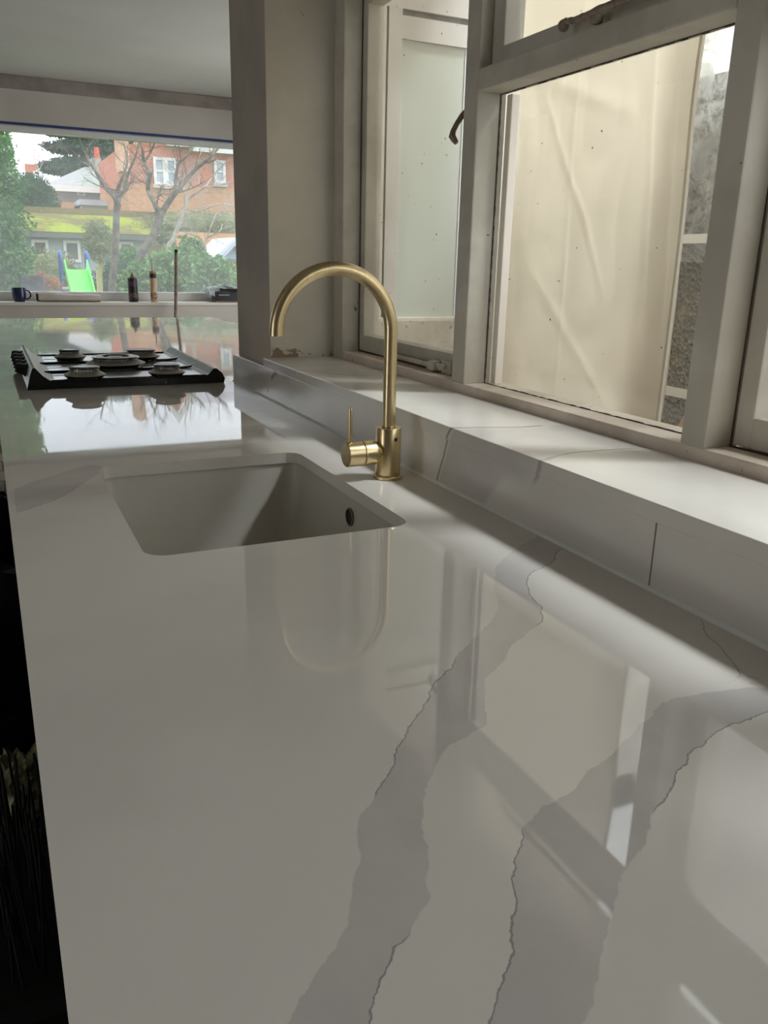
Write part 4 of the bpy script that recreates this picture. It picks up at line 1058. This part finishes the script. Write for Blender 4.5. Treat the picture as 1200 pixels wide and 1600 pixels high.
# trees and shrubs beyond
def P3(lst, Y): return [at(x, y, Y) for x, y in lst]
bush('round_tree', 'rounded blue-green tree between the conifer and grey house', 'tree', [(at(50, 300, 27), (.62, .6, .55), 2600, .09), (at(60, 320, 27), (.62, .6, .6), 3000, .09), (at(34, 315, 27), (.5, .6, .6), 2200, .09)], g_dark, 21)
rn = random.Random(77)
cl_ = []
for px, py, w_, h_ in ((150, 212, 2.6, .35), (118, 232, 1.7, .35), (165, 232, 2.4, .40), (100, 263, 1.4, .34), (135, 258, 1.9, .4), (175, 255, 2.0, .35), (112, 205, 1.6, .3), (165, 190, 2.6, .5), (92, 266, .9, .2)):
    cl_.append((at(px, py, 50), (w_, 1.5, h_), 1300, .30))
ced = bush('cedar', 'dark blue-green cedar with layered branches behind the grey house', 'tree', cl_, g_cedar, 31, trunk=[([Vector((at(158, 400, 50).x, 50, GZ)), at(158, 300, 50), at(158, 180, 50)], [.6, .5, .25])])
def branches(bm, base, direction, length, rad, depth, rn, spread=.6):
    n = 5; pts = [base]; d = direction.normalized(); rads = [rad]
    for i in range(n):
        d = (d + Vector((rn.gauss(0, .16), rn.gauss(0, .16), rn.gauss(0, .10)+.03))).normalized()
        pts.append(pts[-1]+d*length/n); rads.append(rad*(1-.6*(i+1)/n))
    tube(bm, pts, rads, 6 if depth > 1 else 4)
    if depth > 0:
        for i in range(1, n+1):
            for _ in range(2 if i > 1 else 1):
                nd = (d + Vector((rn.gauss(0, spread), rn.gauss(0, spread), rn.gauss(0, spread)))).normalized()
                branches(bm, pts[i], nd, length*rn.uniform(.45, .65), rads[i]*.55, depth-1, rn, spread)
def bare_tree(name, label, limbs, Y, m, seed, twigs=2, tl=.5, px2r=1.0, group=None):
    """limbs: list of [(px, py, width px)...]"""
    base = at(limbs[0][0][0], limbs[0][0][1], Y)
    t = thing(name, label, 'tree', (base.x, Y, GZ), group); rn = random.Random(seed)
    sc = Y*1.05/F_PX/2
    for li, lb in enumerate(limbs):
        bm = bmesh.new(); pts = []; rad = []
        if li == 0: pts.append(Vector((base.x, Y, GZ))); rad.append(lb[0][2]*sc*1.1)
        for j, (x, y, w_) in enumerate(lb):
            p = at(x, y, Y); p.y = Y + (rn.uniform(-.15, .15) if (li and j) else 0); pts.append(p); rad.append(w_*sc)
        # smooth subdivision
        P_, R_ = [], []
        for i in range(len(pts)-1):
            p0, p1, p2, p3 = pts[max(i-1, 0)], pts[i], pts[i+1], pts[min(i+2, len(pts)-1)]
            for k in range(4):
                u = k/4; P_.append(.5*((2*p1)+(p2-p0)*u+(2*p0-5*p1+4*p2-p3)*u*u+(3*p1-p0-3*p2+p3)*u**3)); R_.append(rad[i]*(1-u)+rad[i+1]*u)
        P_.append(pts[-1]); R_.append(rad[-1]); tube(bm, P_, R_, 9)
        if li and twigs:
            for i in range(3, len(P_), 2):
                d = (P_[i]-P_[i-1]).normalized() + Vector((rn.gauss(0, .8), rn.gauss(0, .5), rn.gauss(.2, .6)))
                branches(bm, P_[i], d, tl*rn.uniform(.5, 1.1), min(R_[i]*.4, .014), twigs-1, rn)
        link('trunk' if li == 0 else 'limb', bm, m, t, smooth=True)
    return t
bare_tree('bare_tree', 'bare tree with straight trunk forking high, left of the leaning tree', [
    [(176, 456, 11), (178, 420, 10), (181, 380, 9.5), (182, 335, 9), (184, 318, 10)],
    [(184, 322, 7), (176, 308, 5), (162, 290, 4.5), (150, 270, 4), (142, 256, 3), (130, 232, 2.2), (120, 212, 1.6)],
    [(142, 258, 2.5), (128, 252, 1.8), (116, 240, 1.2)],
    [(184, 318, 6), (190, 305, 5), (198, 296, 4.5), (203, 270, 3.5), (210, 245, 2.5), (217, 218, 1.8)],
    [(184, 318, 7), (186, 298, 6), (188, 280, 4), (196, 255, 2.5), (196, 222, 2)],
    [(186, 300, 3), (176, 297, 2.5), (165, 293, 2)]], 11.5, m_bark, 3, 2, .35)
bare_tree('bare_tree', 'leaning bare tree with bent dark trunk and wide forked limbs', [
    [(224, 445, 13), (222, 428, 13), (217, 408, 12), (222, 395, 11), (236, 375, 11), (246, 352, 11), (250, 335, 12)],
    [(250, 338, 8), (240, 318, 7), (234, 295, 6), (232, 270, 6), (226, 252, 5), (220, 235, 3), (212, 214, 2.5)],
    [(250, 338, 9), (262, 318, 8), (274, 298, 7.5), (292, 282, 6), (308, 264, 5), (324, 248, 4), (340, 232, 3)],
    [(274, 298, 5), (276, 278, 4.5), (279, 256, 4), (290, 244, 3), (304, 226, 2.5)],
    [(226, 252, 4), (236, 238, 3), (240, 222, 2)]], 12.5, m_bark, 8, 2, .45)
bare_tree('small_bare_tree', 'small pale bare tree beside the blue playhouse', [
    [(322, 440, 5), (322, 415, 5), (321, 392, 4.5), (320, 382, 4)],
    [(320, 383, 3), (312, 372, 2.5), (300, 366, 2), (288, 362, 1.5)], [(320, 383, 3), (326, 372, 2.2), (340, 362, 1.8), (350, 350, 1.2)], [(320, 383, 2), (330, 350, 2), (345, 330, 1.5), (372, 330, 1.2)]], 13.5, m_bark2, 12, 3, .5)
bare_tree('pale_bare_tree', 'pale slanting bare tree behind the leaning tree, in front of brick house', [
    [(262, 400, 7), (270, 375, 6), (280, 350, 6), (288, 325, 5)],
    [(288, 325, 3.5), (300, 308, 3), (318, 292, 2.5), (336, 272, 2), (350, 255, 1.5)], [(288, 325, 3), (286, 300, 2.5), (280, 270, 2)],
    [(288, 325, 2), (310, 330, 2), (340, 320, 2), (366, 322, 1.5)], [(318, 292, 2), (340, 290, 2), (372, 282, 1.5)], [(288, 325, 2), (300, 290, 1.5), (310, 250, 1.2), (330, 215, 1)]], 15.5, m_bark2, 15, 3, .8)
bare_tree('distant_bare_tree', 'thin distant bare tree against the white sky by the grey house', [
    [(62, 300, 2), (60, 275, 1.6), (58, 258, 1.2)], [(58, 262, 1), (54, 248, .8), (50, 238, .6)], [(60, 270, 1), (66, 255, .8), (70, 248, .6)], [(58, 262, .8), (60, 248, .7), (62, 236, .5)]], 44, plain('twig_pink', (190, 158, 148), .9), 17, 3, 1.3)
bush('standard_shrub', 'pale olive round-headed shrub on a yellow stem in front of the outbuilding', 'shrub',
     [(at(152, 362, 12.2), (.20, .2, .17), 900, .035), (at(152, 382, 12.2), (.22, .2, .20), 1000, .035), (at(158, 398, 12.2), (.17, .2, .12), 600, .035)], g_olive, 41,
     trunk=[([at(155, 455, 12.2)-Vector((0, 0, .5)), at(155, 430, 12.2), at(158, 400, 12.2)], [.04, .04, .03])], tm=plain('yellow_stem', (186, 178, 122), .9))
for i, (px, py, Y, rx, rz, n, lbl, m_) in enumerate((
    (60, 440, 14, .55, .5, 1500, 'grey-green shrub behind the orange hydrangea heads', g_olive),
    (92, 425, 14.5, .35, .35, 900, 'twiggy olive shrub behind the slide handrails', g_olive),
    (196, 445, 13.5, .5, .45, 1800, 'dark green shrub between the slide and the leaning tree', g_dark),
    (205, 425, 14.5, .35, .4, 900, 'mid green shrub below the outbuilding end window', g_laurel),
    (240, 440, 11.0, .34, .33, 900, 'laurel behind the sealant cartridge on the ledge', g_laurel),
    (262, 428, 12, .30, .35, 800, 'tall laurel just left of the wooden pole', g_laurel),
    (290, 432, 11.2, .30, .38, 800, 'laurel just right of the wooden pole', g_laurel),
    (300, 412, 13, .25, .40, 600, 'upright laurel rising behind the pole against orange brick', g_laurel),
    (335, 440, 10.5, .30, .30, 800, 'bright laurel in front of the blue playhouse', g_laurel),
    (365, 446, 10.5, .25, .25, 600, 'low laurel beyond the filler bag', g_laurel),
    (300, 352, 17.5, 1.1, .32, 1600, 'tangle of pale olive creeper over the boundary wall', g_olive),
    (355, 358, 17.5, .9, .4, 1400, 'olive creeper hanging behind the playhouse roof', g_olive))):
    bush('shrub', lbl, 'shrub', [(at(px, py, Y), (rx, .35, rz), n, .13 if m_ is g_laurel else .06), (at(px-8, py+14, Y), (rx*1.1, .35, rz), n, .13 if m_ is g_laurel else .06)], m_, 60+i, group='garden shrubs')
for px, py, Y, s_, lb in ((292, 417, 11.6, .07, 'red camellia bloom right of the wooden pole'), (368, 424, 11.5, .05, 'pink camellia bloom in front of the playhouse')):
    bm = bmesh.new(); rn = random.Random(px); leafcloud(bm, at(px, py, Y), (s_, s_, s_), 160, s_*.9, rn)
    tag(link('flower', bm, leaf_mat('petal_%d' % px, (226, 90, 84), (236, 140, 140), (214, 70, 66), 20), smooth='leaf'), lb, 'flower')
# orange brick outbuilding wall behind laurels
bm = bmesh.new(); a, b = at(276, 362, 16.5), at(400, 362, 16.5); box(bm, a.x, b.x, 16.5, 16.7, GZ, a.z)
tag(link('orange_wall', bm, plain('orange_brick', (212, 164, 122), .9, var=(196, 144, 106), scale=3)), 'orange-brown brick garden wall behind the laurels on the right', 'wall')
# blue playhouse
Yp = 14.0; Q = lambda px, py: at(px, py, Yp)
ph = thing('playhouse', 'pale blue wooden playhouse with a white gabled roof in the garden', 'playhouse', (Q(350, 410).x, Yp, GZ))
m_pblue = plain('playhouse_blue', (176, 196, 224), .6); m_proof = plain('playhouse_roof', (206, 218, 226), .6)
a, b, c = Q(341, 404), Q(390, 404), Q(363, 377)
bm = bmesh.new(); y0 = Yp
box(bm, a.x, a.x+.06, y0, y0+.06, GZ, a.z); box(bm, b.x-.06, b.x, y0, y0+.06, GZ, a.z); box(bm, Q(349, 400).x, Q(350.5, 400).x+.03, y0, y0+.05, GZ, a.z); link('posts', bm, m_pblue, ph)
bm = bmesh.new(); prism(bm, [(a.x-.05, a.z), (b.x+.02, a.z), (c.x, c.z)], 'y', y0, y0+.04); link('gable', bm, m_pblue, ph)
bm = bmesh.new(); box(bm, a.x+.02, b.x, y0+1.1, y0+1.15, GZ, a.z); box(bm, a.x-.02, a.x+.02, y0, y0+1.1, GZ, a.z-.02); link('back_wall', bm, m_pblue, ph)
bm = bmesh.new()
for e in ((a.x-.12, a.z-.08), (b.x+.1, a.z-.08)):
    s_ = -1 if e[0] < c.x else 1
    prism(bm, [e, (c.x, c.z), (c.x, c.z+.06), (e[0]+s_*.02, e[1]+.05)], 'y', y0-.15, y0+1.3)
link('roof', bm, m_proof, ph)
bm = bmesh.new()
for e in ((a.x-.12, a.z-.08), (b.x+.1, a.z-.08)): prism(bm, [e, (c.x, c.z), (c.x, c.z-.07), (e[0], e[1]-.07)], 'y', y0-.17, y0-.15)
link('bargeboard', bm, plain('bargeboard_lilac', (186, 190, 208), .6), ph)

for o in list(bpy.data.objects):
    if '_loc' in o: del o['_loc']
